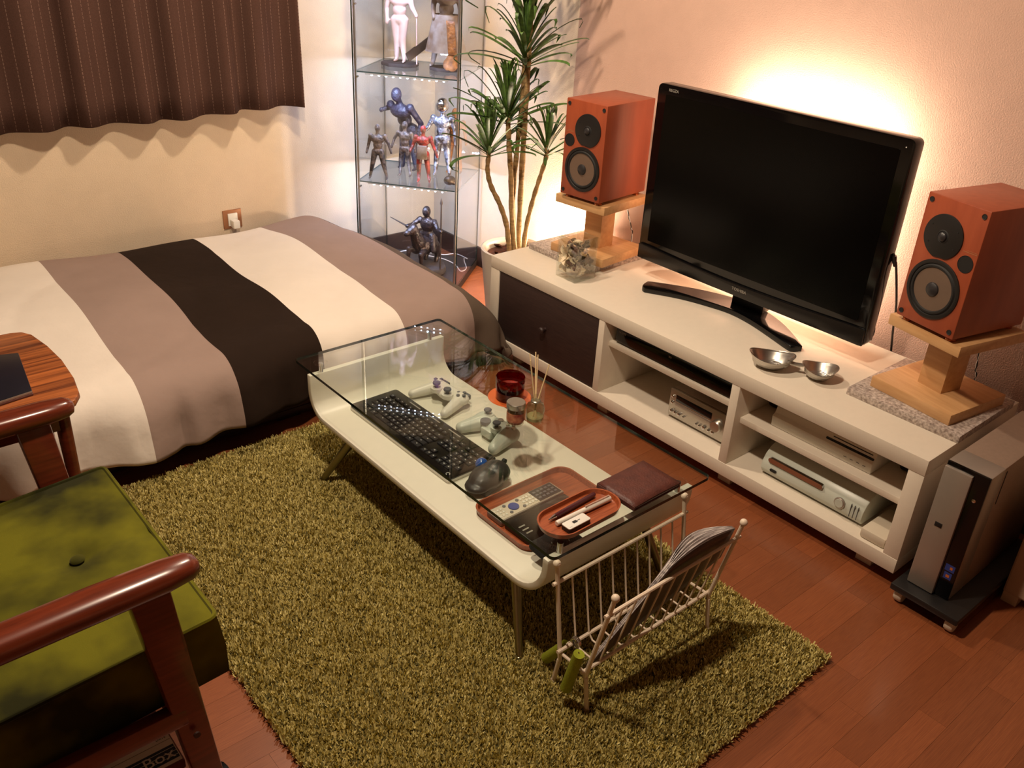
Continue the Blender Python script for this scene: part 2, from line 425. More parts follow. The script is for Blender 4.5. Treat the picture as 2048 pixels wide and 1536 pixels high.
# ------------------------------------------------------------------ curtain
def curtain():
    x1, x0, z0, z1 = -.702, -3.0, .716, 2.02
    t = thing('curtain', 'dark brown pinstriped curtain hanging over the bed', 'curtain', ((x0+x1)/2, -.08, z0))
    P = []; x = x1; k = 0
    per = .155
    while x > x0:
        P.append((x, -.060 if k % 2 else -.115)); x -= per/2*(1+.25*math.sin(k*1.7)); k += 1
    path = smooth_path([(p[0], p[1], 0) for p in P], 5)
    # sharpen the folds a little towards the zigzag
    arc = [0.]
    for i in range(1, len(path)): arc.append(arc[-1]+(path[i]-path[i-1]).length)
    nz = 14; vs = []; fs = []; uv = []
    n = len(path)
    for j in range(nz+1):
        tz = j/nz; z = z0+(z1-z0)*tz
        for i, p in enumerate(path):
            y = -.0885+(p.y+.0885)*(.75+.25*(1-tz)) + .004*math.sin(arc[i]*9+tz*4)
            xx = p.x + .015*(1-tz)*math.sin(arc[i]*3.) - (.02*tz*tz if i < 6 else 0)
            vs.append((xx, y, z + .004*math.sin(arc[i]*7)*(1-tz))); uv.append((arc[i], z))
    for j in range(nz):
        for i in range(n-1): fs.append((j*n+i, j*n+i+1, (j+1)*n+i+1, (j+1)*n+i))
    mbm = MB().add(vs, fs)
    o = part(mbm, 'curtain_cloth', 'curtain_brown', t, world=True, angle=180)
    ul = o.data.uv_layers.new(name='UVMap')
    for lp in o.data.loops: ul.data[lp.index].uv = uv[lp.vertex_index]
    sd = o.modifiers.new('thick', 'SOLIDIFY'); sd.thickness = .002
    part(MB().tube([(x0-.1, -.085, z1+.012), (x1+.06, -.085, z1+.012)], .012, 10).box(x1+.03, x1+.05, -.09, .0, z1+.0, z1+.025).box(x0-.08, x0-.06, -.09, .0, z1, z1+.025), 'curtain_rail', 'bronze_leg', t, world=True)
curtain()
t = thing('wall_socket', 'brown wall socket with a white plug above the bed', 'socket', (-.99, 0, .255))
part(MB().box(-1.030, -.953, -.006, .001, .25, .325), 'plate', 'socket_brown', t, bevel=.002, world=True)
part(MB().box(-1.012, -.972, -.012, -.005, .262, .312), 'socket_insert', 'white_plastic', t, bevel=.002, world=True)
part(MB().box(-1.006, -.978, -.045, -.011, .258, .290), 'plug', 'white_plastic', t, bevel=.004, world=True)

# ------------------------------------------------------------------ bed
t = thing('bed_frame', 'low dark brown slatted bed frame under the striped duvet', 'bed frame', (-1.65, -.6, 0))
bx0, bx1, by0, by1 = -2.65, -.66, -1.10, -.04
part(MB().box(bx0, bx1, by0, by0+.03, .075, .12), 'side_rail', 'bed_wood', t, bevel=.003, world=True)
part(MB().box(bx0, bx1, by1-.03, by1, .075, .12), 'side_rail', 'bed_wood', t, bevel=.003, world=True)
part(MB().box(bx0, bx0+.03, by0, by1, .075, .12), 'end_rail', 'bed_wood', t, bevel=.003, world=True)
part(MB().box(bx1-.03, bx1, by0, by1, .075, .12), 'end_rail', 'bed_wood', t, bevel=.003, world=True)
sl = MB().box(-.035, .035, -.52, .52, -.009, .009).mesh('slat', 'bed_wood', .002)
for i in range(17): inst(sl, 'slat', t, INV[t.name] @ T3(bx0+.08+i*.1145, (by0+by1)/2, .129))
pl = MB().box(-.99, .99, -.05, .05, -.012, .012).mesh('pallet_board', 'bed_wood', .002)
for z in (.055, .020): inst(pl, 'pallet_board', t, INV[t.name] @ T3((bx0+bx1)/2, by0+.055+(.05-z)*.4, z))
lg = MB().box(-.04, .04, -.04, .04, -.0375, .0375).mesh('leg', 'bed_wood', .003)
for x in (bx0+.06, -1.98, -1.33, bx1-.06):
    for y in (by0+.06, by1-.06): inst(lg, 'leg', t, INV[t.name] @ T3(x, y, .0375))
part(MB().box(-2.64, -.78, -1.05, -.08, .1385, .205), 'mattress', 'mattress_cloth', None, bevel=.03, seg=3)
tag(bpy.data.objects['mattress'], 'beige mattress lying under the striped duvet', 'mattress')

def duvet():
    xs0, xe, yb, yf, zt, r = -3.02, -.60, -.035, -1.165, .285, .10
    du, dv = .022, .022
    bnd = [xs0, -1.745, -1.485, -1.205, -.905, -.645, xe+.27]
    U = np.concatenate([np.linspace(a, b, max(2, int((b-a)/du)), endpoint=False) for a, b in zip(bnd[:-1], bnd[1:])]+[[xe+.27]]); V = np.arange(0, (yb-yf)+.165, dv)
    def fold(d, r):          # distance past the start of the bend -> (sideways, down)
        if d <= 0: return 0., 0.
        a = min(d/r, PI/2*.94)
        s, dn = r*math.sin(a), r*(1-math.cos(a)); e = d-r*PI/2*.94
        if e > 0: s += e*math.cos(PI/2*.94); dn += e*math.sin(PI/2*.94)
        return s, dn
    rnd = random.Random(3); ph = [rnd.random()*6.28 for _ in range(12)]
    vs = []; cols = []
    for j, v in enumerate(V):
        for i, u0 in enumerate(U):
            u = u0-.04*v/1.2*(1 if u0 < -.7 else max(0, (-.55-u0)/.15))
            sx, dx = fold(u-(xe-r), r+.05); sy, dy = fold(v-((yb-yf)-r), r)
            x = u if u <= xe-r else xe-r+sx
            y = yb-v if v <= (yb-yf)-r else yf+r-sy
            x -= .07*max(0., 1-v/.65)*max(0, min(1, (u0+1.2)/.6))
            drop = (dx**3+dy**3)**(1/3)
            puff = .020*math.sin(min(v/.9, 1)*PI)*(1-.3*math.cos(u*9)) - .050*math.exp(-((v)/.06)**2)
            lump = .010*math.sin(u*5.2+ph[0])*math.sin(v*4.+ph[1]) + .006*math.sin(u*11+v*7+ph[2]) + .005*math.sin(u*4-v*13+ph[3]) - .006*(1-abs(math.sin(u*6+v*9+1.5*math.sin(v*5)+ph[11])))**8*min(1, v*2)
            z = zt+puff+lump-drop
            zfl = .030+.012*math.sin(u*17)+.01*math.sin(v*21)
            # hanging sides fold into soft pleats
            hang = max(0, min(1, dy/.16)); hx = max(0, min(1, dx/.16))
            y -= hang*(.014*math.sin(u*19+ph[4])+.010*math.sin(u*41+ph[5]) + .012*math.sin(u*7+ph[6])) + hang*.02 - hang*.028*(1-abs(math.sin(u*10.5+ph[9]+.6*math.sin(u*3))))**5 - hang*.018*(1-abs(math.sin(u*27+ph[10]+v*4)))**4
            x += hx*(.012*math.sin(v*17+ph[7])+.008*math.sin(v*33+ph[8]))
            if z < zfl:
                e = zfl-z; z = zfl+.008*math.sin(u*23+v*19); y -= .25*e*(dy > dx); x += .25*e*(dx >= dy)
            vs.append((x, y, z))
    nu, nv = len(U), len(V); fs = []; ms = []
    bounds = [(-1.745, 0), (-1.485, 1), (-1.205, 2), (-.905, 0), (-.645, 1), (9, 3)]
    for j in range(nv-1):
        for i in range(nu-1):
            fs.append((j*nu+i, j*nu+i+1, (j+1)*nu+i+1, (j+1)*nu+i))
            uc = (U[i]+U[i+1])/2
            k = 0
            for b, kk in bounds:
                if uc < b: k = kk; break
            ms.append(k)
    mbm = MB(); mbm.v = vs; mbm.f = fs; mbm.m = ms
    o = part(mbm, 'duvet', ['duvet_white', 'duvet_taupe', 'duvet_dark', 'duvet_grey'], None, angle=180)
    tag(o, 'striped duvet in cream, taupe and dark brown spread over the bed', 'duvet')
    ss = o.modifiers.new('sub', 'SUBSURF'); ss.levels = 1; ss.render_levels = 1
    sd = o.modifiers.new('thick', 'SOLIDIFY'); sd.thickness = .012; sd.offset = -1
duvet()

# ------------------------------------------------------------------ rug
def rug():
    x0, x1, y0, y1 = -1.925, -.865, -2.715, -1.175
    t = thing('shaggy_rug', 'olive green shaggy rug under the coffee table', 'rug', ((x0+x1)/2, (y0+y1)/2, 0))
    part(MB().box(x0+.006, x1-.006, y0+.006, y1-.006, 0.0005, .010), 'backing', 'rug_backing', t, bevel=.002, world=True)
    rng = np.random.default_rng(5); n = 230000
    bx = rng.uniform(x0, x1, n); by = rng.uniform(y0, y1, n)
    # clumps: blades lean with a smooth field
    fx = np.sin(bx*161+3*np.sin(by*137))+np.sin(bx*123-by*147); fy = np.cos(by*157+3*np.sin(bx*141))+np.cos(by*119+bx*153)
    ang = np.arctan2(fy, fx)+rng.normal(0, 1.6, n)
    hgt = rng.uniform(.007, .015, n)*(1+.10*np.sin(bx*31+by*17)*np.sin(by*27)); lean = rng.uniform(.001, .008, n); wd = rng.uniform(.0010, .0020, n)
    cx, cy = np.cos(ang), np.sin(ang); px, py = -cy, cx
    z0 = .006
    v = np.zeros((n, 4, 3), np.float32)
    v[:, 0] = np.stack([bx-px*wd, by-py*wd, np.full(n, z0)], 1); v[:, 1] = np.stack([bx+px*wd, by+py*wd, np.full(n, z0)], 1)
    tx, ty = bx+cx*lean, by+cy*lean
    v[:, 2] = np.stack([tx+px*wd*.8, ty+py*wd*.8, z0+hgt], 1); v[:, 3] = np.stack([tx-px*wd*.8, ty-py*wd*.8, z0+hgt], 1)
    loc = np.array([(x0+x1)/2, (y0+y1)/2, 0], np.float32); v -= loc
    me = bpy.data.meshes.new('pile'); me.vertices.add(n*4); me.loops.add(n*4); me.polygons.add(n)
    me.vertices.foreach_set('co', v.ravel()); me.loops.foreach_set('vertex_index', np.arange(n*4, dtype=np.int32))
    me.polygons.foreach_set('loop_start', np.arange(0, n*4, 4, dtype=np.int32)); me.update(calc_edges=True)
    a = me.attributes.new('tuft', 'FLOAT', 'FACE')
    a.data.foreach_set('value', np.clip(rng.normal(.45, .26, n), 0, 1).astype(np.float32))
    me.materials.append(MATS['rug_pile'])
    o = bpy.data.objects.new('pile', me); link(o, t); o['kind'] = 'stuff'
rug()
# ------------------------------------------------------------------ television stand
H = .3754
XF, XB, YL, YR = -.525, -.045, -1.0665, -2.6653
t = thing('television_stand', 'long low white television stand with a dark drawer and open shelves', 'tv stand', ((XF+XB)/2, (YL+YR)/2, 0))
W_ = 'white_melamine'
def bw(mb, name, mats=W_, bevel=.0015, par=None, **k): return part(mb, name, mats, par or t, bevel=bevel, world=True, **k)
bw(MB().box(XF, XB, YR, YL, .333, H), 'top_board')
bw(MB().box(XF, XB, YR, YL, .044, .085), 'bottom_board')
bw(MB().box(XF+.001, XB, YL-.045, YL, .085, .333), 'side_panel')
bw(MB().box(XF+.001, XB, YR, YR+.040, .085, .333), 'side_panel')
bw(MB().box(XF+.001, XB, -1.625, -1.600, .085, .333), 'divider')
bw(MB().box(XF+.001, XB, -2.139, -2.112, .085, .333), 'divider')
bw(MB().box(XF+.03, XB, -2.112, -1.625, .243, .260), 'shelf')
bw(MB().box(XF+.03, XB, YR+.040, -2.139, .212, .230), 'shelf')
bw(MB().box(XB-.006, XB, YR+.04, -1.625, .085, .333), 'back_panel')
d = bw(MB().box(XF+.003, XF+.022, -1.598, YL-.047, .089, .331), 'drawer_front', 'wenge_wood', label='dark wenge drawer front')
bw(MB().lathe([(.0001, .026), (.008, .025), (.0115, .020), (.010, .012), (.006, .006), (.006, 0)], 16, 0, T3(XF+.003, -1.36, .205) @ R3('Y', -PI/2)), 'knob', 'wenge_wood', 0, d)
for x in (XF+.06, XB-.06):
    for y in (YL-.12, -1.62, -2.12, YR+.095): bw(MB().box(x-.022, x+.022, y-.022, y+.022, 0, .045), 'foot', 'beige_plastic')
bw(MB().lathe([(.006, 0), (.006, .001)], 12, 0, T3(-.46, -2.1393, .312) @ R3('X', PI/2)), 'cable_hole', 'print_black', 0)

def FA(x, y, z): return T3(x, y, z) @ FACE
# disc recorder
t = thing('disc_player', 'slim black disc player on the shelf beside the dark drawer', 'disc player', (-.32, -1.87, .260))
part(MB().box(-.485, -.19, -2.100, -1.645, .266, .318), 'body', 'black_plastic', t, bevel=.002, world=True)
part(MB().box(-.489, -.484, -2.099, -1.646, .268, .316), 'front_panel', 'tv_gloss', t, bevel=.001, world=True)
for y in (-1.69, -2.06):
    for x in (-.46, -.22): part(MB().lathe([(.012, 0), (.012, .007)], 12, 0, T3(x, y, .2598)), 'foot', 'black_rubber', t, world=True)
text('SONY', .011, 'print_grey', INV[t.name] @ FA(-.4892, -1.672, .302), t)
text('BD', .009, 'print_grey', INV[t.name] @ FA(-.4892, -1.865, .300), t, 'disc_logo')
# receiver
t = thing('amplifier', 'compact silver amplifier with black display and round volume knob', 'amplifier', (-.34, -1.965, .085))
X0 = -.455
part(MB().box(X0+.012, -.20, -2.078, -1.862, .093, .186), 'body', 'silver_plastic', t, bevel=.003, world=True)
part(MB().box(X0, X0+.013, -2.080, -1.860, .095, .186), 'front_panel', 'brushed_steel', t, bevel=.002, world=True)
part(MB().box(X0-.001, X0+.002, -2.020, -1.884, .150, .172), 'display', 'tv_gloss', t, bevel=.001, world=True)
part(MB().box(X0-.002, X0+.002, -2.018, -1.884, .136, .145), 'disc_tray', 'silver_plastic', t, bevel=.001, world=True)
part(MB().lathe([(.019, 0), (.019, .012), (.016, .016), (.0001, .016)], 24, 0, T3(X0, -2.045, .142) @ R3('Y', -PI/2)), 'volume_knob', 'brushed_steel', t, world=True)
for y, r in ((-1.874, .005), (-1.889, .005), (-1.904, .005), (-1.922, .003), (-1.972, .003), (-1.984, .003), (-2.0, .006), (-2.018, .004), (-2.033, .005)):
    part(MB().lathe([(r, 0), (r, .006), (.0001, .007)], 12, 0, T3(X0, y, .113) @ R3('Y', -PI/2)), 'button', 'chrome', t, world=True)
for y, z in ((-1.872, .163), (-1.872, .142)):
    part(MB().lathe([(.0045, 0), (.0045, .004), (.0001, .005)], 12, 0, T3(X0, y, z) @ R3('Y', -PI/2)), 'button', 'chrome', t, world=True)
for y in (-1.885, -2.055):
    for x in (X0+.04, -.23): part(MB().lathe([(.012, 0), (.012, .009)], 12, 0, T3(x, y, .0848)), 'foot', 'black_rubber', t, world=True)
# white slim console on the upper shelf
t = thing('game_console', 'slim white game console with a black disc slot on the upper shelf', 'game console', (-.32, -2.37, .230))
pr = [(-.460, .231), (-.178, .231), (-.178, .283), (-.430, .289), (-.446, .285), (-.452, .268), (-.463, .262)]
mb = MB().prism(pr, 2.215, 2.515, mtx=Matrix(((1, 0, 0, 0), (0, 0, -1, 0), (0, 1, 0, 0), (0, 0, 0, 1))))
part(mb, 'shell', 'white_plastic', t, bevel=.002, world=True)
part(MB().box(-.4545, -.448, -2.512, -2.375, .252, .272), 'slot_band', 'tv_gloss', t, bevel=.002, world=True)
part(MB().box(-.4488, -.44, -2.505, -2.392, .2775, .2800), 'disc_slot', 'print_black', t, world=True)
for k in range(4): part(MB().box(-.4625, -.458, -2.445-k*.018, -2.437-k*.018, .246, .2472), 'port_mark', 'grey_plastic', t, world=True)
# white rounded console on the bottom board
t = thing('game_console', 'white rounded game console with a chrome disc tray on the bottom board', 'game console', (-.37, -2.385, .085))
xb0 = -.487
out = [(xb0+.012, .092), (xb0+.002, .108), (xb0+.004, .13), (xb0+.016, .150), (xb0+.034, .165), (xb0+.05, .171), (-.235, .171), (-.235, .092)]
mb = MB().prism(out, 2.225, 2.536, mtx=Matrix(((1, 0, 0, 0), (0, 0, -1, 0), (0, 1, 0, 0), (0, 0, 0, 1))))
part(mb, 'shell', 'pale_green_plastic', t, bevel=.004, world=True)
part(MB().box(xb0+.02, -.24, -2.53, -2.23, .086, .094), 'base_vent', 'grey_plastic', t, bevel=.002, world=True)
part(MB().prism(rrect(-2.415, -2.245, .136, .150, .0068), 0, .010, mtx=T3(xb0+.0015, 0, 0) @ Matrix(((0, 0, 1, 0), (1, 0, 0, 0), (0, 1, 0, 0), (0, 0, 0, 1)))), 'disc_tray', 'chrome', t, world=True)
part(MB().lathe([(.0001, .003), (.013, .003), (.0155, .001), (.0155, -.003)], 28, 0, T3(xb0+.001, -2.470, .128) @ R3('Y', -PI/2)), 'power_button', 'silver_plastic', t, world=True)
part(MB().lathe([(.0001, .001), (.0115, .001), (.012, -.002)], 24, 0, T3(xb0-.0025, -2.470, .128) @ R3('Y', -PI/2)), 'power_cap', 'pale_green_plastic', t, world=True)
part(MB().prism(rrect(-2.277, -2.256, .112, .120, .0038), 0, .008, mtx=T3(xb0, 0, 0) @ Matrix(((0, 0, 1, 0), (1, 0, 0, 0), (0, 1, 0, 0), (0, 0, 0, 1)))), 'infrared_window', 'print_black', t, world=True)
for y in (-2.502, -2.512, -2.522): part(MB().box(xb0+.0005, xb0+.006, y-.0005, y+.0005, .104, .142), 'seam', 'grey_plastic', t, world=True)
# power brick, cables in the bay
t = thing('power_brick', 'pale pink box beside the white rounded console', 'box', (-.44, -2.582, .085))
part(MB().box(-.515, -.375, -2.622, -2.552, .0852, .115), 'case', 'beige_plastic', t, bevel=.008, world=True)
for i, (y, z, lab) in enumerate(((-2.575, .233, 'black power adapter behind the slim white console'), (-2.165, .232, 'black plug beside the slim white console'))):
    o = part(MB().box(-.38, -.20, y-.03, y+.03 if i == 0 else y+.02, z, z+.05), 'power_adapter', 'black_plastic', None, bevel=.01)
    tag(o, lab, 'adapter')

# ------------------------------------------------------------------ television
TX, TY = -.225, -1.885
t = thing('television', 'black flat television with a boomerang foot on the white stand', 'television', (TX, TY, H))
YZ = Matrix(((0, 0, 1, 0), (1, 0, 0, 0), (0, 1, 0, 0), (0, 0, 0, 1)))   # prism (y,z) extruded along x
part(MB().prism(rrect(-.417, .417, .060, .622, .016), 0, .045, mtx=YZ), 'bezel', 'tv_gloss', t, bevel=.003)
part(MB().prism(rrect(-.37, .37, .12, .58, .03), .044, .085, mtx=YZ), 'rear_housing', 'black_plastic', t, bevel=.008)
part(MB().prism(rrect(-.383, .383, .128, .592, .004), -.0012, .004, mtx=YZ), 'screen', 'tv_screen', t)
cv = [(-.414, .064), (.414, .064), (.414, .112)]+[(.38-.76*i/12, .112-.012*math.sin(PI*i/12)) for i in range(13)]+[(-.414, .112)]
part(MB().prism(cv, -.006, .003, mtx=YZ), 'speaker_strip', 'tv_bezel_low', t, bevel=.002)
text('REGZA', .012, 'print_grey', T3(-.0005, .355, .606) @ FACE, t, 'model_lettering')
text('TOSHIBA', .013, 'print_grey', T3(-.0066, 0, .085) @ FACE, t, 'maker_lettering')
part(MB().lathe([(.0015, 0), (.0015, .001)], 8, 0, T3(0, -.395, .600) @ R3('Y', -PI/2)), 'standby_light', 'print_white', t)
base = [(-.325, -1.60), (-.27, -1.70), (-.240, -1.80), (-.230, -1.87), (-.242, -1.95), (-.27, -2.04), (-.298, -2.12), (-.296, -2.138), (-.275, -2.148), (-.262, -2.142), (-.19, -2.04), (-.15, -1.95), (-.14, -1.87), (-.15, -1.79), (-.19, -1.69), (-.262, -1.577), (-.285, -1.568), (-.318, -1.582)]
sp = [(p.x, p.y) for p in smooth_path([(a, b, 0) for a, b in base+[base[0]]], 3)][:-1]
part(MB().prism(sp, H, H+.017), 'foot', 'tv_gloss', t, bevel=.004, world=True)
part(MB().prism([(-.175, -1.945), (-.175, -1.825), (-.12, -1.835), (-.12, -1.935)], H+.01, H+.20), 'neck', 'black_plastic', t, bevel=.008, world=True)
part(MB().box(.084, .100, -.26, .23, .145, .595), 'bias_lamp', 'strip_white', t, bevel=.004)
# signal lead plugged into the television's side
pts = [onx(1776, 508, -.19), onx(1788, 512, -.19), onx(1792, 524, -.185), onx(1793, 565, -.17), onx(1792, 618, -.11), onx(1786, 660, -.06), onx(1782, 702, -.026)]
t = thing('signal_cable', 'black cable with an angled plug in the television side', 'cable', tuple(pts[0]))
part(MB().tube(smooth_path(pts[2:]+[Vector((-.024, pts[-1].y-.01, .30)), Vector((-.02, pts[-1].y-.01, .12))]), .0032, 8), 'lead', 'cable_black', t, world=True)
part(MB().tube([pts[0], pts[1]], .0065, 8).tube([pts[1], pts[2]+Vector((0, 0, -.012))], [.0075, .0045], 8), 'plug', 'black_plastic', t, world=True)
pts = [onx(1738, 628, -.18), onx(1747, 640, -.17), onx(1749, 660, -.165), onx(1742, 676, -.165), onx(1728, 688, -.17)]
o = part(MB().tube(smooth_path(pts), .0022, 6), 'thin_cable', 'cable_black'); tag(o, 'thin black cable looping from the lower television corner', 'cable')

# ------------------------------------------------------------------ slabs, stands, speakers
def slab(x0, y0, lab):
    o = part(MB().box(x0, x0+.30, y0-.30, y0, H, H+.020), 'granite_slab', 'granite', None, bevel=.0015); tag(o, lab, 'slab', 'granite slabs under the speakers')
slab(-.368, -1.083, 'speckled granite slab beside the plant pot')
slab(-.392, -2.368, 'speckled granite slab beside the metal bowls')
def stand(cx, cy, ang, angb, lab):
    z = H+.020
    t = thing('speaker_stand', lab, 'speaker stand', (cx, cy, z), ang, 'beech speaker stands')
    part(MB().box(-.115, .115, -.115, .115, 0, .029, mtx=R3('Z', angb-ang)), 'base_plate', 'beech_wood', t, bevel=.002)
    part(MB().box(-.036, .036, -.036, .036, .028, .178), 'post', 'beech_wood', t, bevel=.001)
    part(MB().box(-.120, .120, -.105, .105, .177, .205), 'top_plate', 'beech_wood', t, bevel=.002)
def lx(r): return T3(*r) @ R3('Y', -PI/2)
def speaker(cx, cy, z, ang, mir, lab):
    t = thing('speaker', lab, 'speaker', (cx, cy, z), ang, 'cherry wood speakers')
    w2, d2, h = .0830, .125, .308
    part(MB().box(-d2, d2, -w2, w2, .011, .011+h), 'cabinet', 'speaker_cherry', t, bevel=.003)
    xf = -d2; s = mir
    zw, zt_ = .106, .2315; yw, yt = .003*s, .014*s
    rw, rt = .0715, .0520
    f = part(MB().lathe([(.0001, -.001), (rw, -.001), (rw, .003), (rw-.004, .0045), (rw-.009, .004), (rw-.011, .001)], 40, 0, lx((xf, yw, zw))), 'woofer_frame', 'black_plastic', t)
    part(MB().lathe([(rw-.010, .0015), (rw-.014, .0050), (rw-.018, .0050), (rw-.0205, .0015)], 40, 0, lx((xf, yw, zw))), 'surround', 'black_rubber', f)
    part(MB().lathe([(.0001, .0003), (.015, .0003), (.028, .0008), (rw-.020, .002)], 40, 0, lx((xf, yw, zw))), 'cone', 'cone_grey', f)
    part(MB().lathe([(.018, .0006), (.016, .0050), (.010, .0085), (.0001, .0100)], 24, 0, lx((xf, yw, zw))), 'dust_cap', 'mouse_black', f)
    # tweeter plate, its lower rim cut by the woofer circle
    o = []
    for i in range(48):
        a = 2*PI*i/48; y, z2 = yt+rt*math.cos(a), zt_-.0+rt*math.sin(a)
        dd = math.hypot(y-yw, z2-zw); lim = rw+.006
        if dd < lim: z2 = zw+math.sqrt(max(lim*lim-(y-yw)**2, 0))
        o.append((y, z2))
    p = part(MB().prism(o, -.0035, .0005, mtx=T3(xf, 0, 0) @ YZ), 'tweeter_plate', 'black_plastic', t, bevel=.0008)
    part(MB().lathe([(.016, .0034), (.0135, .0046), (.0125, .0036)], 28, 0, lx((xf, yt, zt_))), 'tweeter_ring', 'black_rubber', p)
    part(MB().lathe([(.0115, .0034), (.010, .0075), (.006, .0105), (.0001, .0115)], 24, 0, lx((xf, yt, zt_))), 'dome', 'mouse_black', p)
    for a in (35, 145, 215, 325):
        part(MB().lathe([(.0022, .003), (.0018, .0045), (.0001, .0046)], 8, 0, lx((xf, yt+.042*math.cos(math.radians(a)), zt_+.036*math.sin(math.radians(a))))), 'screw', 'black_rubber', p)
    part(MB().lathe([(.0001, .0006), (.0192, .0006), (.0192, .0012), (.0200, .0012), (.0200, -.001)], 28, 0, lx((xf, -.0585*s, .190))), 'port', 'print_black', t)
    for y in (-.070, .070):
        for z2 in (.026, .304): part(MB().lathe([(.0001, .0009), (.0050, .0009), (.0062, .0018), (.0062, -.001)], 16, 0, lx((xf, y, z2))), 'grille_socket', 'black_rubber', t)
    for x in (-.100, .100):
        for y in (-.062, .062): part(MB().lathe([(.0135, -.0002), (.0135, .0045), (.012, .006), (.012, .0085), (.0135, .0095), (.0135, .0115)], 18, 0, T3(x, y, 0)), 'foot', 'copper', t)
    part(MB().box(xf-.0004, xf+.001, -.062*s-.018, -.062*s+.018, .2165, .2180).box(xf-.0004, xf+.001, -.062*s-.018, -.062*s+.008, .2205, .2214), 'lettering_strip', 'socket_brown', t)
zp = H+.020+.205
aL, aR = math.radians(6), math.radians(-13)
def fr(cx, cy, a, d): return (cx+d*math.cos(a), cy+d*math.sin(a))
cL = fr(-.350, -1.296, aL, .122); cR = fr(-.362, -2.500, aR, .122)
stand(cL[0]+.005, cL[1]+.004, aL, aL, 'beech speaker stand beside the potpourri vase')
stand(cR[0]+.006, cR[1], aR, math.radians(-8), 'beech speaker stand beside the metal bowls')
speaker(cL[0], cL[1], zp, aL, -1, 'cherry wood speaker beside the plant')
speaker(cR[0], cR[1], zp, aR, 1, 'cherry wood speaker above the computer tower')
for nm, pts, lab in (('l', [onx(1250, 400, -.05), onx(1256, 425, -.04), onx(1262, 455, -.03), onx(1264, 472, -.03)], 'twisted speaker wire behind the speaker by the plant'),
                     ('r', [onx(1965, 640, -.04), onx(1962, 690, -.03), onx(1952, 735, -.025), onx(1950, 760, -.025)], 'twisted speaker wire behind the speaker above the computer')):
    t = thing('speaker_wire', lab, 'wire', tuple(pts[0]), group='speaker wires')
    for k, mm in ((0, 'cable_black'), (PI, 'cable_white')):
        P = smooth_path([pts[0]+Vector((-.03, 0, .03))]+pts+[pts[-1]+Vector((0.0, 0, -.12))], 14)
        part(MB().tube([p+Vector((.0, .0016*math.cos(i*.55+k), .0016*math.sin(i*.55+k))) for i, p in enumerate(P)], .0017, 6), 'strand', mm, t, world=True)

# ------------------------------------------------------------------ vase of potpourri, twin bowls
def vase():
    cx, cy, z = -.418, -1.374, H
    t = thing('glass_vase', 'square glass vase of dried flowers on the white stand', 'vase', (cx, cy, z))
    a, hgt, th = .046, .142, .006
    for i, (x0, x1, y0, y1) in enumerate(((-a, -a+th, -a, a), (a-th, a, -a, a), (-a+th, a-th, -a, -a+th), (-a+th, a-th, a-th, a))):
        part(MB().box(x0, x1, y0, y1, .018, hgt), 'glass_side', 'vase_glass', t, bevel=.001)
    part(MB().box(-a, a, -a, a, .0003, .0185), 'glass_base', 'vase_glass', t, bevel=.002)
    rnd = random.Random(11); b = a-th-.002
    pm = {}
    for nm in ('petal_cream', 'petal_olive', 'petal_rose'):
        def fn(u, v): 
            w = math.sin(PI*min(1, u*.9+.08))**.8; return (.016*u, (v-.5)*.011*w, .004*math.sin(u*2.4)+.002*(v-.5)**2*8)
        pm[nm] = MB().grid(5, 3, fn).mesh('petal', nm, angle=180)
    def flower(c, n, s, nm, face):
        q = Vector(face).to_track_quat('Z', 'Y').to_matrix().to_4x4()
        for k in range(n):
            inst(pm[nm], 'petal', t, T3(c) @ q @ R3('Z', 2*PI*k/n+rnd.random()*.3) @ R3('Y', -.10-.2*rnd.random()) @ Matrix.Scale(1.3*s*(.85+.3*rnd.random()), 4))
    flower((-b+.006, .006, .080), 6, 1.65, 'petal_cream', (-1, .1, .15))
    flower((-b+.007, .010, .048), 5, 1.3, 'petal_cream', (-1, .1, -.1))
    flower((.0, -b+.006, .07), 6, 1.1, 'petal_olive', (0, -1, .1))
    flower((-.012, -b+.006, .036), 5, .9, 'petal_cream', (-.2, -1, .2))
    flower((.022, -b+.008, .06), 4, .9, 'petal_olive', (.1, -1, 0))
    flower((-.005, .0, .112), 6, .9, 'petal_cream', (0, 0, 1))
    for k in range(120):
        c = (rnd.uniform(-b+.021, b-.010), rnd.uniform(-b+.021, b-.010), rnd.uniform(.030, .115))
        flower(c, 1, rnd.uniform(.7, 1.1), rnd.choice(('petal_olive', 'petal_olive', 'petal_rose', 'petal_cream')), (rnd.uniform(-1, 1), rnd.uniform(-1, 1), rnd.uniform(-1, 1)))
vase()
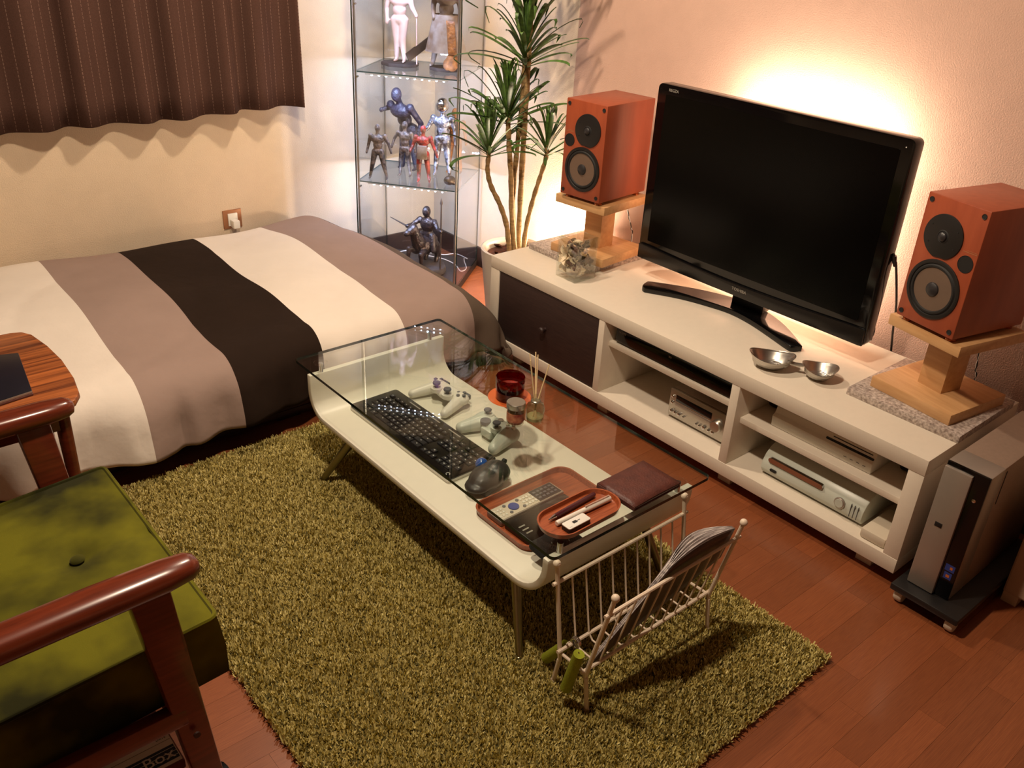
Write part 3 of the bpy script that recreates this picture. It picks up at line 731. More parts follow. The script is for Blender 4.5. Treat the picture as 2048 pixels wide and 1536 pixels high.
def bowls():
    t = thing('twin_bowl', 'pair of joined ribbed metal bowls on the white stand', 'bowl', (-.41, -2.21, H))
    def bowl(c, rx, ry, ang, tilt, h):
        M = T3(c[0], c[1], H) @ R3('Z', ang) @ R3('Y', tilt)
        mb = MB(); n = 36
        outer = [(.0001, .001), (.35, .0015), (.62, .010), (.85, .024), (1.0, h)]
        inner = [(1.0, h), (.985, h), (.90, .0255), (.80, .0185), (.70, .0135), (.60, .0095), (.5, .007), (.4, .0055), (.3, .0045), (.0001, .004)]
        pr = outer+inner; rr = []
        for k, (r, z) in enumerate(inner): pass
        vs = []; fs = []
        fine = []
        for a, b in zip(inner[1:-1], inner[2:]):
            for q in range(3):
                f = q/3; fine.append((a[0]+(b[0]-a[0])*f, a[1]+(b[1]-a[1])*f+(.0009 if q % 3 == 1 else 0)))
        pr = outer+[inner[0]]+fine+[inner[-1]]
        mb.lathe(pr, n); mb.v = [(x*rx, y*ry, z + (.012*(x**2) if z > .02 else 0)) for x, y, z in mb.v]
        return mb.xf(M)
    b1 = onz(1541, 728, H+.012); b2 = onz(1637, 750, H+.012)
    part(bowl((b1.x, b1.y), .062, .046, math.radians(-52), 0, .034), 'bowl', 'brushed_steel', t, world=True, angle=50)
    part(bowl((b2.x, b2.y), .048, .045, math.radians(-52), 0, .030), 'bowl', 'brushed_steel', t, world=True, angle=50)
    mid = (b1+b2)/2; d = (b2-b1).normalized()
    part(MB().tube([mid-d*.022+Vector((0, 0, .018)), mid+Vector((0, 0, .016)), mid+d*.022+Vector((0, 0, .018))], .0055, 8), 'bridge', 'brushed_steel', t, world=True)
bowls()

# ------------------------------------------------------------------ computer on its trolley, neighbour cabinet
t = thing('computer_trolley', 'black computer trolley on white castors under the tower', 'trolley', (-.36, -2.768, 0))
part(MB().box(-.575, -.13, -2.852, -2.684, .038, .056), 'tray_board', 'black_plastic', t, bevel=.004, world=True)
for x in (-.545, -.16):
    for y in (-2.704, -2.832):
        c = part(MB().lathe([(.019, -.010), (.021, -.006), (.021, .006), (.019, .010)], 20, 0, T3(x, y, .0207) @ R3('X', PI/2)), 'castor', 'beige_plastic', t, world=True)
        part(MB().box(x-.010, x+.012, y-.013, y+.013, .030, .040), 'castor_fork', 'beige_plastic', c, bevel=.002, world=True)
t = thing('computer_tower', 'slim silver and black computer tower beside the white stand', 'computer', (-.34, -2.752, .056))
P0, P1, Q0, Q1 = -.528, -.14, -2.802, -2.704
part(MB().box(P0+.03, P1, Q0, Q1, .0562, .402), 'case', 'pc_case', t, bevel=.003, world=True)
part(MB().box(P0+.005, P0+.075, Q0-.0006, Q1+.0006, .0562, .4026), 'front_shell', 'silver_plastic', t, bevel=.003, world=True)
part(MB().box(P0, P0+.006, Q0, Q1, .058, .402), 'front_panel', 'tv_gloss', t, bevel=.002, world=True)
f = part(MB().box(P0-.010, P0+.001, -2.768, Q1, .058, .392), 'silver_door', 'silver_plastic', t, bevel=.003, world=True, label='silver front door')
part(MB().box(P0-.0108, P0-.009, -2.7405, -2.7235, .236, .248), 'maker_badge', 'print_black', f, bevel=.0003, world=True)
part(MB().lathe([(.0045, 0), (.0045, .002), (.0001, .003)], 14, 0, T3(P0, -2.783, .335) @ R3('Y', -PI/2)), 'power_button', 'chrome', t, world=True)
part(MB().box(P0-.0006, P0+.001, -2.795, -2.773, .134, .152), 'sticker', 'print_blue', t, world=True)
part(MB().box(P0-.0006, P0+.001, -2.793, -2.775, .112, .130), 'sticker', 'print_blue', t, world=True)
part(MB().box(P0-.0008, P0+.001, -2.788, -2.780, .117, .124).box(P0-.0008, P0+.001, -2.790, -2.784, .140, .147), 'sticker_print', 'print_orange', t, world=True)
part(MB().box(P0+.085, P0+.089, Q0-.0008, Q0+.002, .30, .39), 'case_seam', 'print_black', t, world=True)
t = thing('side_cabinet', 'pale beige cabinet standing beyond the computer tower', 'cabinet', (-.18, -3.05, 0))
part(MB().box(-.337, -.02, -3.25, -2.857, .028, .46), 'carcass', 'cabinet_beige', t, bevel=.003, world=True)
part(MB().box(-.341, -.335, -3.245, -2.861, .034, .455), 'door', 'cabinet_beige', t, bevel=.002, world=True)
for y in (-2.877, -3.23):
    for x in (-.317, -.04): part(MB().box(x-.018, x+.018, y-.018, y+.018, 0, .03), 'foot', 'cabinet_beige', t, world=True)
# ------------------------------------------------------------------ coffee table
GX0, GX1, GY0, GY1, GZ = -1.4217, -.9367, -2.3688, -1.3252, .336
t = thing('coffee_table', 'coffee table with a bent white board and a glass top', 'coffee table', ((GX0+GX1)/2, (GY0+GY1)/2, .0))
part(MB().prism(rrect(GX0, GX1, GY0, GY1, .012), GZ-.008, GZ, 0, 1), 'glass_top', ['table_glass', 'glass_edge'], t, world=True, label='clear glass top with dark green edge')
BT = .193
def board():
    prof = []; r = .085; rl = .060; yl, yr = -1.377, -2.322; top = .300
    prof.append((yl, top)); prof.append((yl, BT+rl+.01))
    for i in range(9):
        a = PI/2*i/8; prof.append((yl-rl+rl*math.cos(a), BT+rl-rl*math.sin(a)))
    for i in range(9):
        a = PI/2*i/8; prof.append((yr+r-r*math.sin(a), BT+r-r*math.cos(a)))
    prof += [(yr, BT+r+.01), (yr, top)]
    th = .017; P = [Vector((y, z)) for y, z in prof]; n = len(P)
    inn = []
    for i in range(n):
        d = (P[min(i+1, n-1)]-P[max(i-1, 0)]).normalized(); nn = Vector((-d.y, d.x)); inn.append(P[i]+nn*0); 
    outp = []
    for i in range(n):
        d = (P[min(i+1, n-1)]-P[max(i-1, 0)]).normalized(); nn = Vector((d.y, -d.x)); outp.append(P[i]-nn*-th if False else P[i]+Vector((-d.y, d.x))*-th if False else P[i])
    x0, x1 = -1.405, -.955
    vs = []; fs = []
    off = []
    for i in range(n):
        d = (P[min(i+1, n-1)]-P[max(i-1, 0)]).normalized(); a = Vector((d.y, -d.x)); b = -a
        c = Vector(((yl+yr)/2, .6)); q = a if (P[i]+a-c).length > (P[i]+b-c).length else b
        off.append(P[i]+q*th)
    for p, o in zip(P, off): vs += [(x0, p.x, p.y), (x1, p.x, p.y), (x0, o.x, o.y), (x1, o.x, o.y)]
    for i in range(n-1):
        k = 4*i
        fs += [(k, k+1, k+5, k+4), (k+2, k+6, k+7, k+3), (k, k+4, k+6, k+2), (k+1, k+3, k+7, k+5)]
    fs += [(0, 2, 3, 1), (4*n-4, 4*n-3, 4*n-1, 4*n-2)]
    part(MB().add(vs, fs), 'bent_board', 'table_white', t, bevel=.003, world=True, angle=40)
board()
for x, y in ((-1.366, -1.3685), (-1.003, -1.3685), (-1.366, -2.3305), (-1.003, -2.3305)):
    s = part(MB().lathe([(.0065, .298), (.0065, GZ-.010)], 14, 0, T3(x, y, 0)), 'spacer', 'chrome', t, world=True)
    part(MB().lathe([(.019, GZ-.0105), (.019, GZ-.0078)], 20, 0, T3(x, y, 0)), 'spacer_disc', 'clear_glass', s, world=True)
for x, y, tx, ty in ((-1.425, -1.452, -1.375, -1.545), (-.945, -1.452, -.985, -1.545), (-1.418, -2.290, -1.375, -2.215), (-.955, -2.290, -.985, -2.215)):
    l = part(MB().tube([(x, y, .012), (tx, ty, BT-.016)], [.0085, .013], 14), 'leg', 'bronze_leg', t, world=True)
    part(MB().lathe([(.0095, .0055), (.0095, .016)], 12, 0, T3(x, y, 0)), 'leg_cap', 'chrome', l, world=True)

# ------------------------------------------------------------------ keyboard
def keyboard():
    z = BT; Wd, D = .455, .158
    c = Vector((-1.2365, -1.655, z)); t = thing('keyboard', 'slim black keyboard with a white underside on the table board', 'keyboard', tuple(c), -PI/2+math.radians(.6))
    # local: x along the length (towards the computer mouse), y towards the television
    part(MB().prism(rrect(-Wd/2, Wd/2, -D/2, D/2, .010), .0004, .009), 'underside', 'white_plastic', t, bevel=.002)
    part(MB().prism(rrect(-Wd/2+.001, Wd/2-.001, -D/2+.001, D/2-.001, .010), .0085, .0150), 'deck', 'tv_gloss', t, bevel=.0015)
    cache = {}
    def key(x, y, w, h=.0152):
        k = (round(w, 4), round(h, 4))
        if k not in cache:
            mb = MB(); a, b = w/2-.0010, h/2-.0010
            vs = [(-a, -b, 0), (a, -b, 0), (a, b, 0), (-a, b, 0), (-a*.88, -b*.86, .0032), (a*.88, -b*.86, .0032), (a*.88, b*.86, .0032), (-a*.88, b*.86, .0032)]
            mb.add(vs, [(4, 5, 6, 7), (0, 1, 5, 4), (1, 2, 6, 5), (2, 3, 7, 6), (3, 0, 4, 7)])
            mb.box(-.0018, .0018, b*.05, b*.4, .0031, .0034, 1)
            cache[k] = mb.mesh('key', ['key_black', 'print_white'], smooth=False)
        inst(cache[k], 'key', t, T3(x, y, .0148))
    u = .0184; xl = -Wd/2+.022; yt = D/2-.034
    rowsk = [[1]*13+[1.9], [1.5]+[1]*12+[1.4], [1.75]+[1]*11+[2.15], [2.25]+[1]*10+[2.65], [1.3, 1.1, 1.2, 3.4, 1.1, 1.1, 1.1, 1.2, 1.4, 2.0]]
    for r, row in enumerate(rowsk):
        x = xl
        for wk in row: key(x+wk*u/2, yt-.0225-r*.0178, wk*u, .0172); x += wk*u
    for g in range(13): key(xl+u*.5+g*u*1.085+(g > 0)*.006, yt, u, .0125)
    xn = xl+14.9*u+.008
    for q in range(3):
        key(xn+u*.5+q*u, yt, u, .0125)
        for r in range(2): key(xn+u*.5+q*u, yt-.0225-r*.0178, u, .0172)
        key(xn+u*.5+q*u, yt-.0225-4*.0178, u, .0172)
    key(xn+u*1.5, yt-.0225-3*.0178, u, .0172)
    xp = xn+3*u+.008
    for q in range(4):
        key(xp+u*.5+q*u, yt, u, .0125)
        for r in range(5):
            if not (q == 3 and r in (2, 4)): key(xp+u*.5+q*u, yt-.0225-r*.0178, u, .0172)
    part(MB().tube([(Wd/2-.020+.005*math.cos(a*.5), -D/2+.014+.005*math.sin(a*.5), .0152) for a in range(11)], .0008, 5), 'maker_mark', 'print_white', t)
    for i in range(3): part(MB().box(-.14+i*.09, -.09+i*.09, D/2-.016, D/2-.012, .0150, .0154), 'media_print', 'print_grey', t)
keyboard()

# ------------------------------------------------------------------ controllers, trackball
def pad_white():
    c = Vector((-1.072, -1.548, BT)); t = thing('game_controller', 'white game controller with dark sticks lying beside the keyboard', 'game controller', tuple(c), math.radians(-87))
    # local x to the right hand grip, y towards the cable edge
    P = [('e', (0, .004, .025), (.052, .026, .015)), ('c', (-.048, .012, .026), (.048, .012, .026), .020, .020),
         ('e', (-.050, .010, .026), (.026, .026, .016)), ('e', (.050, .010, .026), (.026, .026, .016)),
         ('c', (-.054, -.002, .023), (-.072, -.064, .016), .0185, .0135), ('c', (.054, -.002, .023), (.072, -.064, .016), .0185, .0135)]
    b = blob(P, 'shell', 'white_plastic', t, .0024, 5)
    for s in (-1, 1):
        part(MB().lathe([(.017, .030), (.017, .0415), (.013, .042)], 20, 0, T3(.024*s, -.016, 0)), 'stick_collar', 'white_plastic', t)
        k = part(MB().lathe([(.005, .040), (.005, .050), (.0105, .052), (.0115, .0555), (.010, .0585), (.0001, .0565)], 18, 0, T3(.024*s, -.016, 0)), 'thumb_stick', 'grey_plastic', t)
    for dx, dy in ((0, .0115), (0, -.0115), (.0115, 0), (-.0115, 0)):
        part(MB().lathe([(.0052, .040), (.0052, .0448), (.0001, .046)], 12, 0, T3(.051+dx, .012+dy, 0)), 'action_button', 'grey_plastic', t)
        part(MB().box(-.051+dx-.0045, -.051+dx+.0045, .012+dy-.0045, .012+dy+.0045, .040, .045), 'direction_button', 'grey_plastic', t, bevel=.001)
    for s in (-1, 1): part(MB().box(.046*s-.014, .046*s+.014, .030, .042, .018, .034), 'shoulder_button', 'grey_plastic', t, bevel=.003)
pad_white()
def pad_green():
    c = Vector((-1.078, -1.776, BT)); t = thing('game_controller', 'pale grey green game controller lying behind the metal lidded jar', 'game controller', tuple(c), math.radians(-88))
    P = [('e', (0, .006, .026), (.056, .034, .019)), ('e', (-.046, .004, .028), (.033, .033, .021)), ('e', (.046, .004, .028), (.033, .033, .021)),
         ('c', (-.050, -.010, .024), (-.066, -.062, .019), .024, .0165), ('c', (.050, -.010, .024), (.066, -.062, .019), .024, .0165)]
    blob(P, 'shell', 'pale_green_plastic', t, .0024, 5)
    for x, y in ((-.044, .010), (.022, -.016)):
        part(MB().lathe([(.016, .034), (.016, .0465), (.0125, .047)], 20, 0, T3(x, y, 0)), 'stick_collar', 'pale_green_plastic', t)
        part(MB().lathe([(.005, .044), (.005, .054), (.010, .056), (.011, .0595), (.0095, .0615), (.0001, .0600)], 18, 0, T3(x, y, 0)), 'thumb_stick', 'grey_plastic', t)
    part(MB().lathe([(.0145, .038), (.0145, .0462), (.0001, .0462)], 22, 0, T3(-.022, -.016, 0)), 'direction_pad', 'grey_plastic', t)
    for dx, dy in ((0, .011), (0, -.011), (.011, 0), (-.011, 0)):
        part(MB().lathe([(.0052, .044), (.0052, .0505), (.0001, .052)], 12, 0, T3(.046+dx, .012+dy, 0)), 'action_button', 'beige_plastic', t)
    part(MB().lathe([(.008, .040), (.008, .0462), (.0001, .0475)], 16, 0, T3(0, .018, 0)), 'guide_button', 'silver_plastic', t)
    part(MB().box(-.020, .020, -.036, -.020, .010, .034), 'battery_front', 'pale_green_plastic', t, bevel=.004)
pad_green()
def trackball():
    a = onz(932, 1000, BT); b = onz(1012, 945, BT); c = (a+b)/2
    t = thing('trackball_mouse', 'black trackball mouse with a blue ball beside the keyboard', 'mouse', (c.x, c.y, BT+.0104), math.atan2(b.y-a.y, b.x-a.x))
    P = [('e', (0.005, 0, .016), (.060, .041, .026)), ('e', (.026, -.006, .022), (.036, .038, .026)), ('e', (-.034, .0, .010), (.036, .032, .014)), ('e', (.022, .030, .014), (.028, .020, .018))]
    blob(P, 'shell', 'mouse_black', t, .0025, 6)
    part(MB().ball((.022, .035, .027), .0165, 20, 12), 'ball', 'blue_ball', t, label='glossy blue ball')
    part(MB().lathe([(.007, -.004), (.007, .004)], 16, 0, T3(.062, -.004, .033) @ R3('X', PI/2)), 'scroll_wheel', 'black_rubber', t)
    part(MB().box(-.04, .03, -.03, .03, -.0103, .004), 'bottom_plate', 'black_plastic', t, bevel=.003)
trackball()

# ------------------------------------------------------------------ wooden tray with remotes, black pouch
def dish(o, z0, h, th, name, mats, parent):
    # shallow tray: floor plus sloping rim that follows outline o (list of xy), local
    n = len(o); cx = sum(p[0] for p in o)/n; cy = sum(p[1] for p in o)/n
    def sc(k, d): 
        out = []
        for x, y in o:
            r = math.hypot(x-cx, y-cy); out.append((cx+(x-cx)*(r-d)/r, cy+(y-cy)*(r-d)/r))
        return out
    rings = [(sc(0, .005), z0), (sc(0, 0), z0+h), (sc(0, th), z0+h), (sc(0, .008), z0+.004)]
    vs = []; fs = []
    for ring, z in rings: vs += [(x, y, z) for x, y in ring]
    for j in range(3):
        for i in range(n): fs.append((j*n+i, j*n+(i+1) % n, (j+1)*n+(i+1) % n, (j+1)*n+i))
    fs.append(tuple(range(n))[::-1]); fs.append(tuple(range(3*n, 4*n)))
    return part(MB().add(vs, fs), name, mats, parent, angle=50)
t = thing('wooden_tray', 'rectangular teak tray with rounded corners on the table board', 'tray', (-1.187, -2.103, BT))
dish(rrect(-.150, .150, -.105, .105, .036, 7), .0003, .017, .005, 'tray', 'teak', t)
def remote(c, L, Wd, ang, tilt, lab, nm, light):
    t = thing('remote_control', lab, 'remote', c, ang)
    base = 'brushed_steel' if light else 'black_plastic'
    part(MB().box(-L/2, L/2, -Wd/2, Wd/2, 0, .016), 'body', 'silver_plastic' if light else 'black_plastic', t, bevel=.003)
    part(MB().box(-L/2+.003, L/2-.003, -Wd/2+.003, Wd/2-.003, .0155, .0168), 'face', 'beige_plastic' if light else 'tv_gloss', t, bevel=.0005)
    if light:
        part(MB().box(L/2-.075, L/2-.005, -Wd/2+.004, Wd/2-.004, .0165, .0175), 'keypad_panel', 'print_black', t)
        for i in range(5):
            for j in range(3): part(MB().box(L/2-.070+i*.0125, L/2-.062+i*.0125, -.015+j*.0115, -.009+j*.0115, .0174, .0190), 'button', 'grey_plastic', t, bevel=.0005)
        part(MB().lathe([(.0135, .0165), (.013, .0195), (.0001, .0195)], 20, 0, T3(-.040, 0, 0)), 'ring_button', 'print_blue', t)
        for x, y in ((-.018, .014), (-.018, -.014), (-.058, .014), (-.058, -.014)):
            part(MB().lathe([(.0042, .0165), (.0042, .0190), (.0001, .0195)], 12, 0, T3(x, y, 0)), 'button', 'grey_plastic', t)
        for i in range(4):
            for j in range(3): part(MB().box(-.012+i*.0095, -.006+i*.0095, -.016+j*.012, -.009+j*.012, .0165, .0185), 'button', 'white_plastic', t, bevel=.0005)
        for i in range(3):
            for j in range(3): part(MB().box(-.092+i*.009, -.087+i*.009, -.015+j*.011, -.009+j*.011, .0165, .0180), 'button', 'white_plastic', t, bevel=.0005)
    else:
        for i in range(6):
            for j in range(3):
                if i < 4 or j == 0: part(MB().box(L/2-.030-i*.014, L/2-.022-i*.014, -.020+j*.0145, -.010+j*.0145, .0167, .0190), 'button', 'print_grey', t, bevel=.0006)
        part(MB().box(-.030, -.022, -.004, .004, .0167, .0180), 'button', 'print_orange', t, bevel=.0005)
        for j in range(3): part(MB().box(-L/2+.012, -L/2+.03, -.018+j*.013, -.014+j*.013, .0167, .0172), 'print_line', 'print_grey', t)
    return t
zt0 = BT+.0047
remote((-1.222, -2.069, zt0), .200, .052, math.radians(1), 0, 'silver remote control with a blue ring in the teak tray', 'silver', True)
remote((-1.221, -2.1465, zt0), .190, .092, math.radians(1), 0, 'wide black remote control with white keys in the teak tray', 'black', False)
t = thing('black_pouch', 'lumpy black pouch at the end of the table board', 'pouch', (-1.285, -2.246, BT+.002))
rnd = random.Random(4)
P = [('e', (0, 0, .036), (.050, .034, .036))]+[('c', (-.048+.016*i, -.026, .030), (-.048+.016*i, .026, .034), .011, .011) for i in range(7)]
blob(P, 'pouch_body', 'felt_black', t, .0035, 2)
# ------------------------------------------------------------------ on the glass
GZT = GZ+.0002
t = thing('oval_tray', 'small oval teak tray on the glass top', 'tray', (-1.285, -2.299, GZT), math.radians(1))
dish([(x, y) for x, y in rrect(-.103, .103, -.048, .048, .0465, 9)], .0002, .013, .004, 'tray', 'teak', t)
def pen(a, b, r, lab, m1, tip, clip):
    t = thing('pen', lab, 'pen', tuple(a)); d = (b-a); L = d.length; q = T3(a) @ d.to_track_quat('Z', 'Y').to_matrix().to_4x4()
    if tip:
        part(MB().lathe([(.0012, 0), (.0035, .012), (r*.9, .020)], 14, 0, q), 'tip', 'chrome', t, world=True)
        part(MB().lathe([(r*.9, .020), (r, .04), (r, L-.005), (r*.7, L)], 16, 0, q), 'barrel', m1, t, world=True)
    else:
        part(MB().lathe([(r*.85, 0), (r, .002), (r, L*.55)], 16, 0, q), 'barrel', m1, t, world=True)
        part(MB().lathe([(r*1.1, L*.55), (r*1.12, L-.003), (r*.9, L)], 16, 0, q), 'cap', m1, t, world=True)
        part(MB().box(-.0015, .0015, r*1.1, r*1.1+.003, L*.52, L-.004, mtx=q), 'clip', 'chrome', t, world=True)
zz = GZT+.0042+.0066
pen(onz(1097, 1040, zz), onz(1189, 988, zz), .0056, 'plum coloured pen with a steel tip in the oval tray', 'pen_plum', True, False)
pen(onz(1113, 1047, zz), onz(1220, 996, zz), .0058, 'white pen with a steel clip in the oval tray', 'pen_white', False, True)
t = thing('eraser_case', 'small white topped black case with a dark emblem in the oval tray', 'case', (-1.318, -2.3232, GZT+.0042), math.radians(1))
part(MB().prism(rrect(-.031, .031, -.0125, .0125, .004), 0, .0095), 'case_body', 'black_plastic', t, bevel=.001)
part(MB().prism(rrect(-.031, .031, -.0125, .0125, .004), .0095, .0125), 'case_top', 'print_white', t, bevel=.001)
part(MB().box(-.010, .001, -.0035, .0035, .0122, .0128).box(.001, .010, -.0008, .0008, .0122, .0128), 'emblem', 'print_black', t)
part(MB().box(-.026, -.018, -.008, -.0075, .0122, .0127), 'print_line', 'print_grey', t)
t = thing('leather_notebook', 'brown leather notebook cover lying on the glass top', 'notebook', (-1.105, -2.302, GZT), math.radians(1))
part(MB().box(-.076, .076, -.055, .056, .0003, .0035), 'cover', 'leather_brown', t, bevel=.001)
part(MB().box(-.074, .070, -.052, .054, .0035, .0085), 'page_block', 'page_paper', t, bevel=.0005)
part(MB().grid(10, 4, lambda u, v: (-.076+.152*u, -.055+.111*v, .0092+.0035*math.sin(u*PI)*(1-v)*.6)).grid(10, 4, lambda u, v: (-.076+.152*u, -.055+.111*v, .0118+.0035*math.sin(u*PI)*(1-v)*.6)), 'cover', 'leather_brown', t)
bpy.data.objects['cover.001'].modifiers.new('s', 'SOLIDIFY').thickness = .0012
part(MB().box(-.077, -.073, -.055, .056, .0005, .0118), 'spine', 'leather_brown', t, bevel=.001)
# candle, jar, diffuser
cc = onz(1019, 796, GZ+.004)
t = thing('candle_saucer', 'orange saucer under the red candle glass', 'saucer', (cc.x, cc.y, GZT))
part(MB().lathe([(.030, .0002), (.046, .004), (.056, .0075), (.055, .0090), (.044, .0058), (.0001, .0045)], 36), 'saucer_body', 'saucer_orange', t)
t = thing('candle_glass', 'deep red candle glass on an orange saucer', 'candle holder', (cc.x, cc.y, GZT+.0047))
part(MB().lathe([(.0001, .0002), (.033, .0002), (.036, .004), (.0375, .060), (.0365, .063), (.0345, .060), (.033, .010), (.0001, .009)], 36), 'glass_cup', 'ruby_glass', t, angle=60)
part(MB().lathe([(.0001, .010), (.0315, .010), (.0318, .034), (.0001, .035)], 28), 'wax', 'statue_red', t)
jc = onz(1030, 845, GZ+.002)
t = thing('spice_jar', 'small jar with a metal lid and reddish label on the glass', 'jar', (jc.x, jc.y, GZT))
part(MB().lathe([(.0001, .0003), (.0205, .0003), (.0215, .003), (.0215, .044), (.018, .047), (.0165, .046), (.0195, .043), (.0195, .005), (.0001, .004)], 28), 'glass_body', 'bottle_glass', t)
part(MB().lathe([(.0001, .005), (.0192, .005), (.0192, .030), (.0001, .031)], 24), 'filling', 'jar_label', t)
part(MB().lathe([(.0218, .012), (.0218, .034)], 28), 'paper_label', 'jar_label', t)
part(MB().lathe([(.0225, .0455), (.0232, .047), (.0232, .059), (.022, .0605), (.0001, .0605)], 28), 'lid', 'brushed_steel', t)
bc = onz(1069, 840, GZ+.002)
t = thing('reed_diffuser', 'clear bottle with thin wooden reeds on the glass top', 'diffuser', (bc.x, bc.y, GZT))
part(MB().lathe([(.0001, .0003), (.021, .0003), (.0225, .003), (.0235, .038), (.020, .047), (.011, .052), (.010, .060), (.0135, .062), (.0135, .068), (.0105, .069), (.0085, .060), (.0095, .051), (.0185, .046), (.0215, .037), (.0205, .006), (.0001, .005)], 30), 'bottle', 'bottle_glass', t, angle=60)
part(MB().lathe([(.0001, .0055), (.0202, .0062), (.0206, .014), (.0001, .0142)], 24), 'liquid', 'oil', t)
part(MB().lathe([(.0105, .0535), (.0125, .055), (.0125, .0575), (.0105, .059)], 24), 'collar', 'brushed_steel', t)
for px, py, a in ((1059, 720, 0), (1058, 705, .4), (1071, 701, .8), (1076, 707, 2.2), (1101, 728, 4.4)):
    top = onz(px, py, GZ+.155 if px < 1090 else GZ+.145); top = Vector((bc.x, bc.y, top.z)) + (top-Vector((bc.x, bc.y, top.z)))*.9
    lo = Vector((bc.x, bc.y, GZ+.008)) - (top-Vector((bc.x, bc.y, top.z)))*.25
    lo.x = bc.x+max(-.014, min(.014, lo.x-bc.x)); lo.y = bc.y+max(-.014, min(.014, lo.y-bc.y))
    part(MB().tube([lo, top], .0016, 6), 'reed', 'reed', t, world=True)

# ------------------------------------------------------------------ magazine rack
def rack():
    xl, xr = -1.405, -1.018
    t = thing('magazine_rack', 'white wire magazine rack at the end of the coffee table', 'magazine rack', ((xl+xr)/2, -2.43, 0))
    back = [(-2.385, .012), (-2.396, .092), (-2.364, .312)]; front = [(-2.486, .012), (-2.474, .104), (-2.521, .335)]
    for x in (xl, xr):
        for prof in (back, front):
            P = [(x, prof[0][0], prof[0][1]), (x, prof[1][0], prof[1][1]-.012), (x, prof[1][0], prof[1][1]+.004), (x, prof[2][0], prof[2][1])]
            l = part(MB().tube(smooth_path(P, 4), .0048, 10), 'leg', 'rack_white', t, world=True)
            part(MB().ball((x, prof[2][0], prof[2][1]), .0085, 12, 8), 'ball_end', 'rack_white', l, world=True)
            part(MB().ball((x, prof[0][0], prof[0][1]), .0065, 10, 6), 'foot_cap', 'rack_white', l, world=True)
    for y, z in ((-2.370, .268), (-2.400, .110), (-2.470, .110), (-2.512, .288)):
        part(MB().tube([(xl-.012, y, z), (xr+.012, y, z)], .0042, 8), 'rail', 'rack_white', t, world=True)
    for i in range(9):
        x = xl+.040+i*(xr-xl-.08)/8
        P = [(x, -2.370, .270), (x, -2.400, .112), (x, -2.412, .100), (x, -2.458, .100), (x, -2.470, .112), (x, -2.512, .290)]
        part(MB().tube(P, .0022, 6), 'wire', 'rack_white', t, world=True)
    part(MB().tube([(xl, -2.396, .100), (xl, -2.474, .104)], .0035, 8), 'cross_bar', 'rack_white', t, world=True)
    part(MB().tube([(xr, -2.396, .100), (xr, -2.474, .104)], .0035, 8), 'cross_bar', 'rack_white', t, world=True)
    def mag(k0, n, x0, x1, lab, cov, xs, zt):
        t = thing('magazine', lab, 'magazine', ((x0+x1)/2, -2.455, .104), group='magazines in the wire rack')
        for k in range(n):
            y_b = -2.4642+.0012*k+k0; bul = .030*k/max(n-1, 1)
            def fn(u, v, y_b=y_b, bul=bul, k=k):
                zl = .1035+.125*u; z = zl+(zt-zl)*v; vv = (z-.106)/(zt-.106); lft = x0+xs*v; x = lft+(x1-lft)*u
                return (x, y_b-.047*vv+bul*math.sin(PI*u)*v, z+.012*math.sin(PI*u)*v+.0025*math.sin(k*2.1))
            o = part(MB().grid(12, 6, fn), 'cover' if k in (0, n-1) else 'page', cov if k in (0, n-1) else 'page_paper', t, world=True, angle=180)
            o.modifiers.new('s', 'SOLIDIFY').thickness = .0011
    mag(0., 9, -1.392, -1.030, 'thick magazine fanned open against the front of the wire rack', 'cover_paper', .16, .318)
rack()
def gripper():
    j = Vector((-1.405, -2.418, .125)); t = thing('hand_gripper', 'hand gripper with lime foam handles hanging on the wire rack', 'hand gripper', tuple(j))
    a0, a1 = onx(1131, 1290, -1.386), onx(1093, 1316, -1.386); b0, b1 = onx(1158, 1308, -1.43), onx(1132, 1376, -1.43)
    j = onx(1152, 1284, -1.40); 
    part(MB().tube([a0, a1], [.0115, .0125], 14), 'handle', 'lime_foam', t, world=True)
    part(MB().tube([b0, b1], [.0115, .0125], 14), 'handle', 'lime_foam', t, world=True)
    ax = Vector((1, .2, 0)).normalized(); u = Vector((0, 1, 0)); v = Vector((0, 0, 1))
    coil = [j + ax*(.010*(i/30)-.005) + .010*(math.cos(i*.63)*u+math.sin(i*.63)*v) for i in range(31)]
    part(MB().tube(coil, .0024, 7), 'spring', 'chrome', t, world=True)
    part(MB().tube([coil[0], (coil[0]+a0)/2+Vector((0, 0, .004)), a0], .0024, 7).tube([coil[-1], (coil[-1]+b0)/2, b0], .0024, 7), 'spring_arm', 'chrome', t, world=True)
gripper()
# ------------------------------------------------------------------ glass display cabinet
DA = .6597; FRc = Vector((-.3030, -.5773)); DW, DD = .426, .365
ux = Vector((math.cos(DA), math.sin(DA))); uy = Vector((-ux.y, ux.x))
S1, S2, S3, ST = .863, .440, 1.285, 1.62
ctr = FRc+ux*DD/2+uy*DW/2
